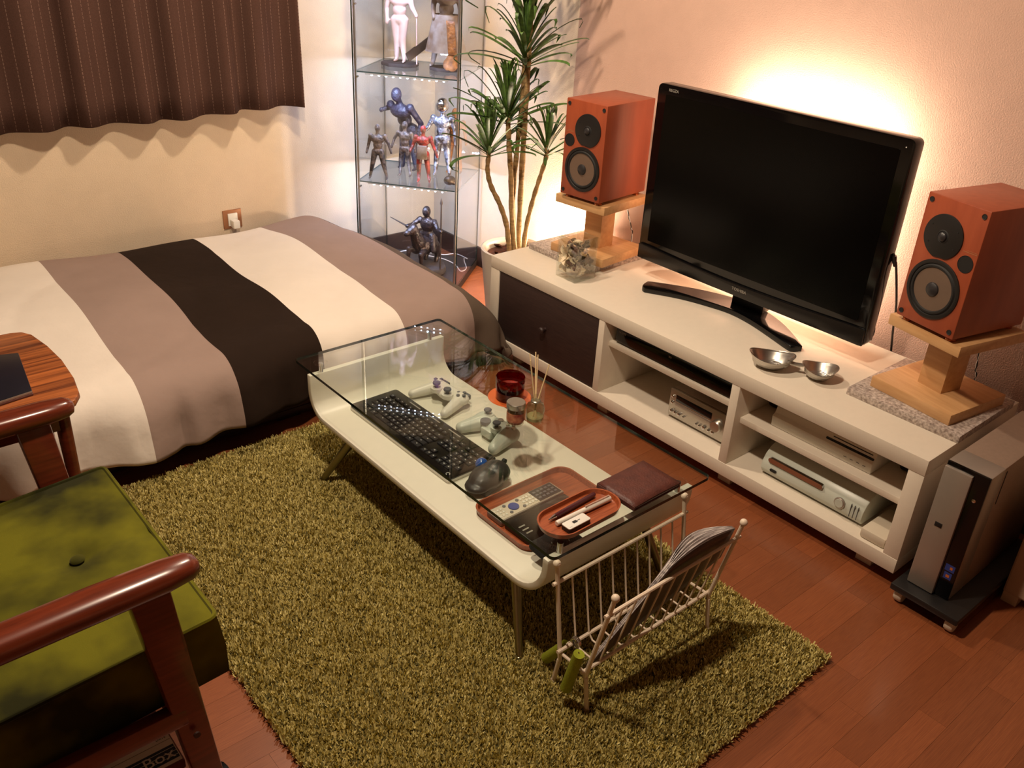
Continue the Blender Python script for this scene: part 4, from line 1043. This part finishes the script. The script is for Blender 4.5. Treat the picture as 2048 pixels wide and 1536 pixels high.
# local frame: +x to the back, +y to the left end of the front
CT = thing('display_cabinet', 'tall glass display cabinet lit from inside in the room corner', 'display cabinet', (ctr.x, ctr.y, 0), DA)
hx, hy = DD/2, DW/2
part(MB().box(-hx, hx, -hy, hy, 0, .034), 'base', 'black_brown_frame', CT, bevel=.003)
part(MB().box(-hx+.004, hx-.004, -hy+.004, hy-.004, .0335, .0365), 'base_top', 'black_brown_frame', CT)
part(MB().box(-hx, hx, -hy, hy, ST, ST+.04), 'top_frame', 'black_brown_frame', CT, bevel=.003)
def pane(x0, x1, y0, y1, name):
    # large faces clear, narrow edges dark
    mb = MB().box(x0, x1, y0, y1, .034, ST)
    thin_x = (x1-x0) < (y1-y0)
    mb.m = [1, 1, 0 if not thin_x else 1, 0 if not thin_x else 1, 0 if thin_x else 1, 0 if thin_x else 1]
    part(mb, name, ['clear_glass', 'glass_edge'], CT, smooth=False)
g = .004
pane(-hx, -hx+g, -hy+.006, hy-.006, 'glass_door')
pane(hx-g, hx, -hy+.005, hy-.005, 'glass_back')
pane(-hx+.006, hx-.006, -hy, -hy+g, 'glass_side')
pane(-hx+.006, hx-.006, hy-g, hy, 'glass_side')
for z in (S1, S2, S3):
    mb = MB().box(-hx+.012, hx-.006, -hy+.006, hy-.006, z-.005, z); mb.m = [0, 0, 1, 1, 1, 1]
    part(mb, 'glass_shelf', ['clear_glass', 'glass_edge_light'], CT, smooth=False)
    s = part(MB().box(-hx+.020, -hx+.028, -hy+.055, hy-.045, z-.0125, z-.0052), 'led_strip', 'strip_white', CT)
    mb = MB()
    for i in range(11): mb.ball((-hx+.023, -hy+.07+i*.0285, z-.0135), (.0032, .0040, .0028), 8, 5)
    part(mb, 'led_row', 'led_white', s)
    p = CT.matrix_basis if False else (T3(ctr.x, ctr.y, 0) @ R3('Z', DA))
    area('shelf_led_offscreen' if z == S3 else 'shelf_led', p @ Vector((-hx+.026, .005, z-.0185)), p @ Vector((-hx+.026+.45, .005, z-.45)), .30, .012, 3.0, (.46, .60, 1.0), 'X' if False else 'Y')
for x, y in ((-hx+.011, -hy+.011), (-hx+.011, hy-.011)):
    part(MB().tube([(x, y, .034), (x, y, ST)], .0045, 8), 'corner_rod', 'brushed_steel', CT)
for z in (.20, S2-.02, S1-.02, 1.1): part(MB().lathe([(.004, -.004), (.004, .010)], 10, 0, T3(-hx+.006, hy-.020, z) @ R3('Y', -PI/2)), 'shelf_pin', 'chrome', CT)
CM = T3(ctr.x, ctr.y, 0) @ R3('Z', DA)
FACEA = math.atan2(-ux.y, -ux.x)                     # direction that the figurines look: out of the cabinet

# figurines: plain generic mannequins of the size, stance and colours seen; each body one remeshed surface
def mannequin(h, arms, legs, lean=0., bulk=1., head=1.):
    # local: looks to -y, height h. arms: (elbow, hand) for left/right ; legs: (knee, foot) in units of h
    B = bulk; Q = lambda x, y, z: (x*h, y*h, z*h); L = []
    hip = .50; ch = .70
    L += [('e', Q(0, -lean*.0, hip), (.085*h*B, .062*h*B, .070*h)), ('e', Q(0, -lean*.5, .61), (.078*h*B, .058*h*B, .085*h)),
          ('e', Q(0, -lean, ch+.02), (.112*h*B, .070*h*B, .085*h)), ('c', Q(0, -lean, .78), Q(0, -lean*1.25, .86), .032*h*B, .030*h*B),
          ('e', Q(0, -lean*1.45, .915), (.048*h*head, .056*h*head, .066*h*head))]
    for s, (el, ha) in zip((-1, 1), arms):
        sh = (s*.115*B, -lean, .775); L += [('e', Q(*sh), (.040*h*B,)*3), ('c', Q(*sh), Q(*el), .034*h*B, .027*h*B), ('c', Q(*el), Q(*ha), .027*h*B, .020*h*B),
                                           ('e', Q(*ha), (.024*h, .022*h, .032*h))]
    for s, (kn, ft) in zip((-1, 1), legs):
        hp = (s*.050*B, 0, .49); L += [('c', Q(*hp), Q(*kn), .055*h*B, .040*h*B), ('c', Q(*kn), Q(ft[0], ft[1], .045), .040*h*B, .024*h*B),
                                       ('c', Q(ft[0], ft[1]+.005, .022), Q(ft[0]+s*.008, ft[1]-.070, .018), .022*h, .017*h)]
    return L
def fig(lab, px, z, h, mt, arms, legs, ang=0., base=None, lean=0., bulk=1.12, head=1.08, cat='figurine'):
    c = onz(px[0], px[1], z)
    t = thing('figurine', lab, cat, (c.x, c.y, z), FACEA+PI/2+ang)
    zb = 0.
    if base:
        part(MB().prism([(base*math.cos(2*PI*i/8+.4), base*.72*math.sin(2*PI*i/8+.4)) for i in range(8)], .0002, .014), 'plinth', 'statue_base', t, bevel=.003); zb = .0135
    L = mannequin(h, arms, legs, lean, bulk, head)
    o = blob(L, 'body', mt, t, max(.0026, h*.011), 4); o.location = (0, 0, zb)
    return t, h, zb
rel = (((-.16, .0, .62), (-.19, -.03, .47)), ((.16, .0, .62), (.19, -.03, .47)))
st = (((-.075, -.01, .27), (-.095, .0)), ((.075, -.01, .27), (.105, .0)))
wide = (((-.10, -.015, .27), (-.15, .0)), ((.10, -.015, .27), (.16, -.02)))
# upper shelf
t, h, zb = fig('pale smooth standing figurine on a dark plinth on the upper shelf', (800, 131), S1, .315, 'statue_pale',
    (((-.17, .02, .62), (-.155, -.02, .46)), ((.17, -.02, .64), (.235, -.06, .56))), (((-.03, -.02, .27), (-.05, .02)), ((.045, -.03, .27), (.065, -.03))), base=.078)
part(MB().tube([(.240*h, -.065*h, zb), (.236*h, -.06*h, .62*h)], .0028, 8), 'staff', 'statue_pale', t)
t, h, zb = fig('tall draped figurine in a plum hood on a dark plinth on the upper shelf', (891, 141), S1, .345, 'statue_apron',
    (((-.15, .0, .62), (-.12, -.08, .52)), ((.16, .0, .62), (.17, -.05, .46))), wide, base=.066, bulk=1.12)
def skirt(u, v):
    a = 2*PI*u; r = .050+.028*v+.004*math.sin(a*7+2)*v; return (r*math.cos(a), r*.8*math.sin(a), .205-.135*v)
part(MB().grid(40, 8, skirt), 'apron', 'statue_apron', t, angle=180)
part(MB().lathe([(.075, .262), (.052, .300), (.030, .345), (.012, .375), (.0001, .378)], 16), 'hood', 'statue_plum', t)
part(MB().grid(10, 8, lambda u, v: (.034+.018*math.sin(u*5)+.010*v, -.058-.012*math.sin(u*PI), .190-.120*v)), 'sash', 'statue_ochre', t, angle=180).modifiers.new('s', 'SOLIDIFY').thickness = .0015
blob([('e', (.040, -.050, .040), (.026, .020, .034)), ('e', (.020, -.052, .030), (.016, .014, .022)), ('e', (.044, -.046, .072), (.012, .011, .020))], 'bundle', 'statue_ochre', t, .003, 3)
a, b = onz(812, 122, S1+.012), onz(861, 112, S1+.012); a = ony(815, 116, -.30); b = ony(861, 80, -.30)
d = (b-a); q = T3((a+b)/2) @ d.to_track_quat('X', 'Z').to_matrix().to_4x4()
o = part(MB().box(-d.length/2, d.length/2, -.003, .003, -.016, .016, mtx=q).box(-d.length/2, -d.length*.1, -.0025, .0025, .015, .019, mtx=q), 'blade', 'steel_dark', t, bevel=.001, world=True)
# middle shelf
t, h, zb = fig('grey brown figurine standing with spread legs on the middle shelf', (757, 357), S2, .222, 'statue_grey', (((-.17, .02, .62), (-.20, -.03, .48)), ((.20, -.02, .64), (.25, -.05, .50))), wide, ang=.15)
t, h, zb = fig('dark violet grey figurine between the red one and the grey brown one', (810, 352), S2, .226, 'statue_grey', (((-.20, .0, .66), (-.23, -.05, .52)), ((.18, -.0, .62), (.21, -.04, .48))), st, ang=-.05, bulk=1.05)
t, h, zb = fig('red figurine with one arm reaching forward on the middle shelf', (846, 363), S2, .228, 'statue_red', (((-.18, -.02, .63), (-.21, -.10, .55)), ((.20, -.04, .62), (.27, -.10, .49))), (((-.075, -.01, .27), (-.075, .0)), ((.085, -.015, .27), (.12, -.02))), ang=.1)
part(MB().box(-.020, .020, -.028, -.018, .095, .150), 'chest_plate', 'statue_apron', t, bevel=.004)
t, h, zb = fig('large hunched indigo figurine behind the standing figurines', (818, 338), S2, .345, 'statue_indigo', (((-.22, -.10, .72), (-.26, -.20, .70)), ((.20, -.02, .58), (.18, -.06, .44))), st, ang=-.35, lean=.16, bulk=1.25, head=1.25)
t, h, zb = fig('silver figurine with a polished round head on the middle shelf', (884, 350), S2, .300, 'statue_silver', (((-.20, -.02, .64), (-.28, -.08, .56)), ((.17, .0, .62), (.19, -.04, .46))), st, ang=.05, head=.9)
part(MB().ball((0, -.010, .285), (.026, .026, .030), 22, 14), 'polished_head', 'chrome', t)
t, h, zb = fig('ochre figurine beside the silver one at the cabinet side', (908, 345), S2, .270, 'statue_ochre', rel, st, ang=.0)
c = onz(899, 370, S2); t = thing('small_helmet', 'small dark dome lying at the front of the middle shelf', 'ornament', (c.x, c.y, S2))
blob([('e', (0, 0, .0192), (.026, .022, .019)), ('e', (.014, -.010, .0112), (.014, .012, .011))], 'dome', 'steel_dark', t, .0025, 3)
# bottom: rider on horseback
c = onz(850, 540, .0365)
t = thing('rider_statue', 'dark bronze statue of a rider on a rearing horse', 'statue', (c.x, c.y, .0367), FACEA+PI/2-.25)
part(MB().prism([(.095*math.cos(2*PI*i/20)*(1+.05*math.sin(i*3)), .075*math.sin(2*PI*i/20)*(1+.05*math.cos(i*2))) for i in range(20)], 0, .03), 'plinth', 'statue_base', t, bevel=.008)
Hh = [('e', (.0, .0, .115), (.040, .062, .042)), ('c', (0, .035, .11), (0, .05, .10), .040, .036), ('c', (-.004, -.045, .135), (-.012, -.075, .200), .032, .020), ('c', (-.012, -.075, .205), (-.022, -.115, .190), .020, .012),
      ('c', (.018, -.045, .10), (.03, -.085, .10), .018, .011), ('c', (.03, -.085, .10), (.03, -.08, .065), .011, .009), ('c', (-.018, -.045, .10), (-.03, -.080, .115), .018, .011), ('c', (-.03, -.080, .115), (-.03, -.09, .08), .011, .009),
      ('c', (.020, .050, .10), (.026, .060, .06), .022, .013), ('c', (.026, .060, .06), (.026, .045, .03), .012, .010), ('c', (-.020, .050, .10), (-.026, .060, .06), .022, .013), ('c', (-.026, .060, .06), (-.026, .045, .03), .012, .010),
      ('c', (0, .085, .12), (.0, .105, .08), .010, .006), ('c', (-.016, -.07, .222), (-.016, -.066, .236), .005, .003)]
blob(Hh, 'horse', 'statue_bronze', t, .003, 3)
Rd = [('e', (.004, .012, .165), (.026, .022, .030)), ('e', (.006, .008, .205), (.034, .024, .034)), ('c', (.006, .006, .23), (.006, .004, .245), .012, .012), ('e', (.006, .0, .262), (.018, .020, .024)),
      ('c', (.030, .008, .155), (.048, -.012, .10), .016, .012), ('c', (-.024, .008, .155), (-.044, -.012, .10), .016, .012), ('c', (.040, .008, .222), (.062, -.005, .195), .012, .010), ('c', (.062, -.005, .195), (.088, -.02, .195), .010, .009),
      ('c', (-.03, .008, .222), (-.05, -.02, .20), .012, .010), ('c', (-.05, -.02, .20), (-.058, -.05, .20), .010, .009)]
blob(Rd, 'rider', 'statue_bronze', t, .003, 3)
part(MB().tube([(.088, -.022, .03), (.090, -.022, .31)], .0032, 8).lathe([(.0001, .345), (.006, .318), (.0030, .308)], 8, 0, T3(.090, -.022, 0)), 'spear', 'steel_dark', t)
part(MB().tube([(-.058, -.05, .20), (-.135, -.06, .228)], [.004, .0015], 6), 'sword', 'steel_dark', t)
# loose white leads on the cabinet floor
pts = [CM @ Vector(q) for q in ((.08, .17, .0385), (.11, .09, .060), (.135, .0, .0385), (.12, -.07, .0385), (.07, -.14, .0385), (.0, -.185, .0385), (.04, -.20, .0385), (.12, -.17, .0385), (.155, -.16, .0385))]
o = part(MB().tube(smooth_path(pts), .0022, 6), 'light_cable', 'cable_white'); tag(o, 'tangled white light cable on the cabinet floor', 'cable')
pts = [CM @ Vector(q) for q in ((.165, .12, .0385), (.172, .02, .0385), (.172, -.06, .0385), (.165, -.12, .052), (.10, -.19, .060))]
o = part(MB().tube(smooth_path(pts), .0020, 6), 'light_cable', 'cable_white'); tag(o, 'white cable running along the back of the cabinet floor', 'cable')

# ------------------------------------------------------------------ potted plant
PC = Vector((-.300, -.925, 0))
t = thing('potted_dracaena', 'tall dracaena plant in a white pot beside the glass cabinet', 'plant', tuple(PC))
part(MB().lathe([(.0001, 0.0), (.085, 0.0), (.090, .006), (.122, .300), (.124, .315), (.118, .318), (.108, .312), (.100, .285), (.0001, .28)], 40, 0, T3(PC)), 'pot', 'pot_white', t, world=True)
part(MB().lathe([(.0001, .292), (.1005, .290)], 30, 0, T3(PC)), 'bark_bed', 'bark_chips', t, world=True)
rnd = random.Random(21)
chip = MB().box(-.016, .016, -.010, .010, -.003, .003).mesh('bark_chip', 'bark_chips', .001)
for k in range(42):
    a, r = rnd.random()*6.28, .092*math.sqrt(rnd.random())
    inst(chip, 'bark_chip', t, INV[t.name] @ T3(PC.x+r*math.cos(a), PC.y+r*math.sin(a), .294+rnd.random()*.008) @ R3('Z', rnd.random()*6.28) @ R3('X', rnd.uniform(-.6, .6)) @ R3('Y', rnd.uniform(-.5, .5)))
NP = Vector((FWD.x, FWD.y, 0)).normalized()
def onp(px, py, off=0.):                              # point on the upright plane through the pot's axis that faces the viewer
    d = ray(px, py); k = ((PC-CAM).dot(NP)+off)/d.dot(NP); return CAM+d*k
def trunk(pxs, r0, r1, off):
    P = [onp(x, y, off) for x, y in pxs]; P[0].z = .285
    S_ = smooth_path(P, 6); n = len(S_)
    part(MB().tube(S_, [r0+(r1-r0)*i/(n-1)+.0012*math.sin(i*1.9) for i in range(n)], 10), 'trunk', 'trunk', t, world=True)
    return P[-1]
trunk([(1020, 497), (1014, 455), (1000, 410), (982, 372), (975, 340), (978, 305), (978, 292)], .0105, .0075, -.01)
trunk([(1031, 497), (1024, 430), (1022, 350), (1018, 290), (1016, 240), (1016, 225)], .0110, .0085, .0)
trunk([(1038, 497), (1040, 420), (1046, 300), (1054, 170), (1060, 60), (1066, -20)], .0110, .0090, .02)
trunk([(1028, 497), (1026, 400), (1034, 300), (1045, 190), (1050, 110), (1052, 95)], .0095, .0080, .03)
trunk([(1046, 497), (1053, 455), (1066, 400), (1080, 355), (1092, 315), (1094, 290)], .0100, .0070, -.02)
leafs = []
for k in range(5):
    L, bend, w = .19+.025*k, .9+.25*k, .0068+.0005*k
    vs = []; fs = []; n = 9
    for i in range(n+1):
        f = i/n; a = bend*f*f; x = L*f*math.cos(a*.55); z = L*(f*.5*math.sin(.6)-.42*bend*f**2.6*.55)+.05*f
        ww = w*(math.sin(PI*min(1., f*.80+.13))**.8)*(1 if f < .97 else .15)
        vs += [(x, -ww, z+.0026), (x, 0, z), (x, ww, z+.0026)]
    for i in range(n): fs += [(3*i, 3*i+1, 3*i+4, 3*i+3), (3*i+1, 3*i+2, 3*i+5, 3*i+4)]
    leafs.append(MB().add(vs, fs).mesh('leaf', 'leaf_green', angle=180))
def rosette(px, py, n, s, off=0., spread=.05):
    c = onp(px, py, off)
    for k in range(n):
        f = k/(n-1); el = -1.35+1.5*f            # inner leaves stand up, outer ones arch over
        az = k*2.39996+rnd.random()*.4
        M = T3(c.x, c.y, c.z+spread*(1-f)-spread*.5) @ R3('Z', az) @ R3('Y', el+rnd.uniform(-.12, .12)) @ T3(.005, 0, 0) @ R3('X', rnd.uniform(-.3, .3)) @ Matrix.Scale(s*(.75+.35*f)*rnd.uniform(.85, 1.12), 4)
        inst(leafs[rnd.randrange(5)], 'leaf', t, INV[t.name] @ M)
rosette(978, 300, 40, 1.02, -.01)
rosette(1016, 235, 46, 1.12, .0)
rosette(1052, 105, 50, 1.18, .02, .10)
rosette(1066, -12, 44, 1.18, .02)
rosette(1094, 300, 34, .90, -.02)
# small white plug lying by the pot
c = onz(973, 636, .02); c = Vector((PC.x, PC.y, .02))+Vector((c.x-PC.x, c.y-PC.y, 0)).normalized()*.124; t = thing('white_adapter', 'small white adapter on the floor between the duvet and the pot', 'adapter', (c.x, c.y, 0))
part(MB().box(-.018, .018, -.018, .018, 0, .038), 'adapter_body', 'white_plastic', t, bevel=.008)
pts = [Vector((c.x, c.y, .02)), Vector((c.x-.0, c.y+.10, .004)), Vector((-.20, -.66, .004)), Vector((-.09, -.50, .006)), Vector((-.03, -.46, .01))]
# ------------------------------------------------------------------ armchair
def armchair():
    x0, x1, y0, y1 = -2.56, -2.015, -2.188, -1.642
    t = thing('armchair', 'armchair with green velvet cushions and red brown wooden arms', 'armchair', ((x0+x1)/2, (y0+y1)/2, 0))
    def cushion(L, Wd, T, puff, buttons, seams, name):
        nx = ny = 40; vs = []; fs = []
        def topz(u, v):
            e = min(u, 1-u, v, 1-v); z = puff*(1-math.exp(-e*9))
            for bu, bv in buttons:
                r = math.hypot((u-bu)*L, (v-bv)*Wd); z -= .016*math.exp(-(r/.035)**2)
            for sv in seams: z -= .0035*math.exp(-(((v-sv)*Wd)/.010)**2)
            return z
        for j in range(ny+1):
            for i in range(nx+1): vs.append((-L/2+L*i/nx, -Wd/2+Wd*j/ny, T/2+topz(i/nx, j/ny)))
        q = lambda i, j: j*(nx+1)+i
        for j in range(ny):
            for i in range(nx): fs.append((q(i, j), q(i+1, j), q(i+1, j+1), q(i, j+1)))
        rim = [q(i, 0) for i in range(nx)]+[q(nx, j) for j in range(ny)]+[q(i, ny) for i in range(nx, 0, -1)]+[q(0, j) for j in range(ny, 0, -1)]
        k = len(vs)
        for r in rim: x, y, z = vs[r]; vs.append((x*1.012, y*1.012, 0.))
        for r in rim: x, y, z = vs[r]; vs.append((x, y, -T/2))
        n = len(rim)
        ms = [0]*len(fs)
        for i in range(n):
            j = (i+1) % n; fs.append((rim[i], k+i, k+j, rim[j])); fs.append((k+i, k+n+i, k+n+j, k+j)); ms += [0, 0]
        fs.append(tuple(range(k+n, k+2*n))); ms.append(1)
        mb = MB(); mb.v = vs; mb.f = fs; mb.m = ms
        return mb
    L, Wd, T = x1-x0, y1-y0, .13
    btn = [(.30, .27), (.30, .73), (.72, .27), (.72, .73)]
    btn = [(.34, .25), (.34, .75), (.76, .25), (.76, .75), (.55, .5)]
    btn = [(.755, .52), (.30, .52)]
    M = T3((x0+x1)/2, (y0+y1)/2, .305) @ R3('Y', math.radians(-4))
    c = part(cushion(L, Wd, T, .018, btn, [.52], 'seat').xf(M), 'seat_cushion', ['green_velvet', 'green_vinyl'], t, world=True, angle=50, label='green velvet seat cushion with piping and buttons')
    a, b = L/2, Wd/2
    def piping(z): return [M @ Vector((x, y, z)) for x, y in rrect(-a, a, -b, b, .012, 3)]
    part(MB().tube(piping(T/2+.001), .0042, 6, closed=True), 'piping', 'green_velvet', c, world=True)
    for bu, bv in btn: part(MB().ball((0, 0, 0), (.013, .013, .006), 16, 8, mtx=M @ T3((bu-.5)*L, (bv-.5)*Wd, T/2+.006)), 'button', 'green_velvet', c, world=True)
    # backrest
    MBk = T3(-2.655, (y0+y1)/2, .56) @ R3('Y', math.radians(-72))
    c2 = part(cushion(.44, Wd, .12, .02, [(.5, .3), (.5, .7)], [], 'back').xf(T3(-2.63, (y0+y1)/2, .55) @ R3('Y', math.radians(74))), 'back_cushion', ['green_velvet', 'green_vinyl'], t, world=True, angle=50)
    W = 'chair_wood'
    def sweep(P, ry, rz):
        n = 14; vs = []; fs = []
        for i, (x, y, z) in enumerate(P):
            for k in range(n):
                an = 2*PI*k/n; cy_, cz_ = math.cos(an), math.sin(an)
                vs.append((x, y+ry[i]*math.copysign(abs(cy_)**.75, cy_), z+rz[i]*math.copysign(abs(cz_)**.75, cz_)))
        m_ = len(P)
        for i in range(m_-1):
            for k in range(n): fs.append((i*n+k, i*n+(k+1) % n, (i+1)*n+(k+1) % n, (i+1)*n+k))
        fs += [tuple(range(n))[::-1], tuple(range((m_-1)*n, m_*n))]
        return MB().add(vs, fs)
    for y, s in ((-2.212, -1), (-1.612, 1)):
        P = [(-2.046, y, .532), (-2.05, y, .532), (-2.062, y, .532), (-2.10, y, .531), (-2.2, y, .530), (-2.4, y, .525), (-2.6, y, .517), (-2.74, y, .510), (-2.76, y, .508)]
        part(sweep(P, [.006, .017, .024, .029, .031, .031, .029, .025, .016], [.006, .013, .018, .021, .022, .022, .021, .018, .012]), 'armrest', W, t, world=True, angle=60)
        def leg(xa, xb, za, zb, wa, wb, ys=0.):
            yy = y; d = .018
            vs = [(xa-wa, yy-d, za), (xa+wa, yy-d, za), (xa+wa, yy+d, za), (xa-wa, yy+d, za), (xb-wb, yy-d+ys, zb), (xb+wb, yy-d+ys, zb), (xb+wb, yy+d+ys, zb), (xb-wb, yy+d+ys, zb)]
            return part(MB().add(vs, [(0, 1, 2, 3), (4, 7, 6, 5), (0, 4, 5, 1), (1, 5, 6, 2), (2, 6, 7, 3), (3, 7, 4, 0)]), 'leg', W, t, bevel=.006, world=True)
        l = leg(-2.128, -2.072, .515, .0, .031, .023, -s*.012)
        part(MB().lathe([(.0001, .0), (.030, .0), (.032, .01), (.031, .045), (.029, .052), (.0001, .052)], 16, 0, T3(-2.0715, y-s*.012, 0)), 'leg_sock', 'felt_black', l, world=True)
        part(MB().lathe([(.006, -.002), (.006, .002)], 12, 0, T3(-2.095, y-.0185*1-.0015 if s < 0 else y+.02, .20) @ R3('X', PI/2)), 'bolt_plug', 'bed_wood', l, world=True)
        l = leg(-2.66, -2.72, .50, .0, .034, .022)
        part(MB().lathe([(.0001, .0), (.030, .0), (.032, .01), (.031, .045), (.029, .052), (.0001, .052)], 16, 0, T3(-2.72, y, 0)), 'leg_sock', 'felt_black', l, world=True)
        part(MB().box(-2.66, -2.10, y-.012, y+.012, .222, .262), 'side_rail', W, t, bevel=.004, world=True)
    part(MB().box(-2.12, -2.09, -2.2, -1.62, .20, .245), 'front_rail', W, t, bevel=.004, world=True)
    part(MB().box(-2.60, -2.57, -2.2, -1.62, .20, .245), 'back_rail', W, t, bevel=.004, world=True)
    for z in (.42, .56, .70):
        part(MB().box(-.011, .011, -.30, .30, -.022, .022, mtx=T3(-2.69-(z-.42)*.28, (y0+y1)/2, z)), 'back_slat', W, t, bevel=.004, world=True)
    for y in (-2.17, -1.655): part(MB().tube([(-2.655, y, .20), (-2.79, y, .76)], .015, 8), 'back_post', W, t, world=True)
armchair()
# ------------------------------------------------------------------ side table with tablet
t = thing('side_table', 'small side table with a striped wood top between bed and armchair', 'side table', (-2.2, -1.33, 0))
o = [(-2.44, -1.13), (-2.10, -1.122), (-2.045, -1.124), (-2.022, -1.133), (-2.007, -1.16), (-1.995, -1.24), (-1.990, -1.33), (-1.995, -1.43), (-2.007, -1.505), (-2.025, -1.535), (-2.05, -1.543), (-2.44, -1.543), (-2.46, -1.52), (-2.46, -1.15)]
part(MB().prism(o, .484, .500), 'table_top', 'zebrano', t, bevel=.004, world=True)
part(MB().box(-2.43, -2.06, -1.52, -1.50, .43, .484), 'apron', 'chair_wood', t, bevel=.002, world=True)
part(MB().box(-2.43, -2.06, -1.33, -1.31, .43, .484), 'apron', 'chair_wood', t, bevel=.002, world=True)
for x, y in ((-2.05, -1.505), (-2.05, -1.32), (-2.43, -1.505), (-2.43, -1.32)): part(MB().tube([(x, y, 0), (x, y, .484)], [.010, .016], 12), 'leg', 'chair_wood', t, world=True)
q = [onz(38, 708, .507), onz(66, 785, .507), onz(-60, 826, .507), onz(-85, 722, .507)]
c = (q[0]+q[2])/2; t = thing('tablet', 'black tablet in a dark folio on the striped wood top', 'tablet', (c.x, c.y, .5))
part(MB().prism([(p.x, p.y) for p in q], .5002, .5045), 'folio', 'leather_brown', t, bevel=.001, world=True)
part(MB().prism([(c.x+(p.x-c.x)*.985, c.y+(p.y-c.y)*.985) for p in q], .5045, .5105), 'case_edge', 'silver_plastic', t, bevel=.001, world=True)
part(MB().prism([(c.x+(p.x-c.x)*.98, c.y+(p.y-c.y)*.98) for p in q], .5100, .5118), 'screen', 'tablet_black', t, bevel=.0006, world=True)
# ------------------------------------------------------------------ storage box under the chair
t = thing('storage_box', 'dark red storage box with a paper label under the armchair', 'box', (-2.30, -2.06, 0))
part(MB().box(-2.50, -2.112, -2.176, -1.92, 0, .085), 'carton', 'box_red', t, bevel=.003, world=True)
part(MB().box(-2.505, -2.107, -2.181, -1.915, .078, .0995), 'lid', 'box_red', t, bevel=.003, world=True)
l = part(MB().box(-2.49, -2.110, -2.177, -2.088, .0993, .1000), 'paper_label', 'paper_label', t, world=True, label='beige paper label')
part(MB().box(-2.489, -2.1115, -2.1695, -2.1365, .0999, .1003), 'black_band', 'print_black', l, world=True)
for k in range(3): part(MB().box(-2.489, -2.1115, -2.1625+k*.0095, -2.1615+k*.0095, .1002, .1004), 'band_line', 'paper_label', l, world=True)
part(MB().box(-2.489, -2.1115, -2.1225, -2.1218, .0999, .1002).box(-2.489, -2.1115, -2.105, -2.1043, .0999, .1002).box(-2.24, -2.2393, -2.1365, -2.1218, .0999, .1002), 'rule_line', 'print_black', l, world=True)
text('ity Box', .034, 'paper_label', INV[t.name] @ T3(-2.116, -2.1545, .1004), l, 'box_lettering', .0002, 'RIGHT')
text('DATE', .007, 'print_black', INV[t.name] @ T3(-2.116, -2.1135, .1001), l, 'date_lettering', .0002, 'RIGHT')
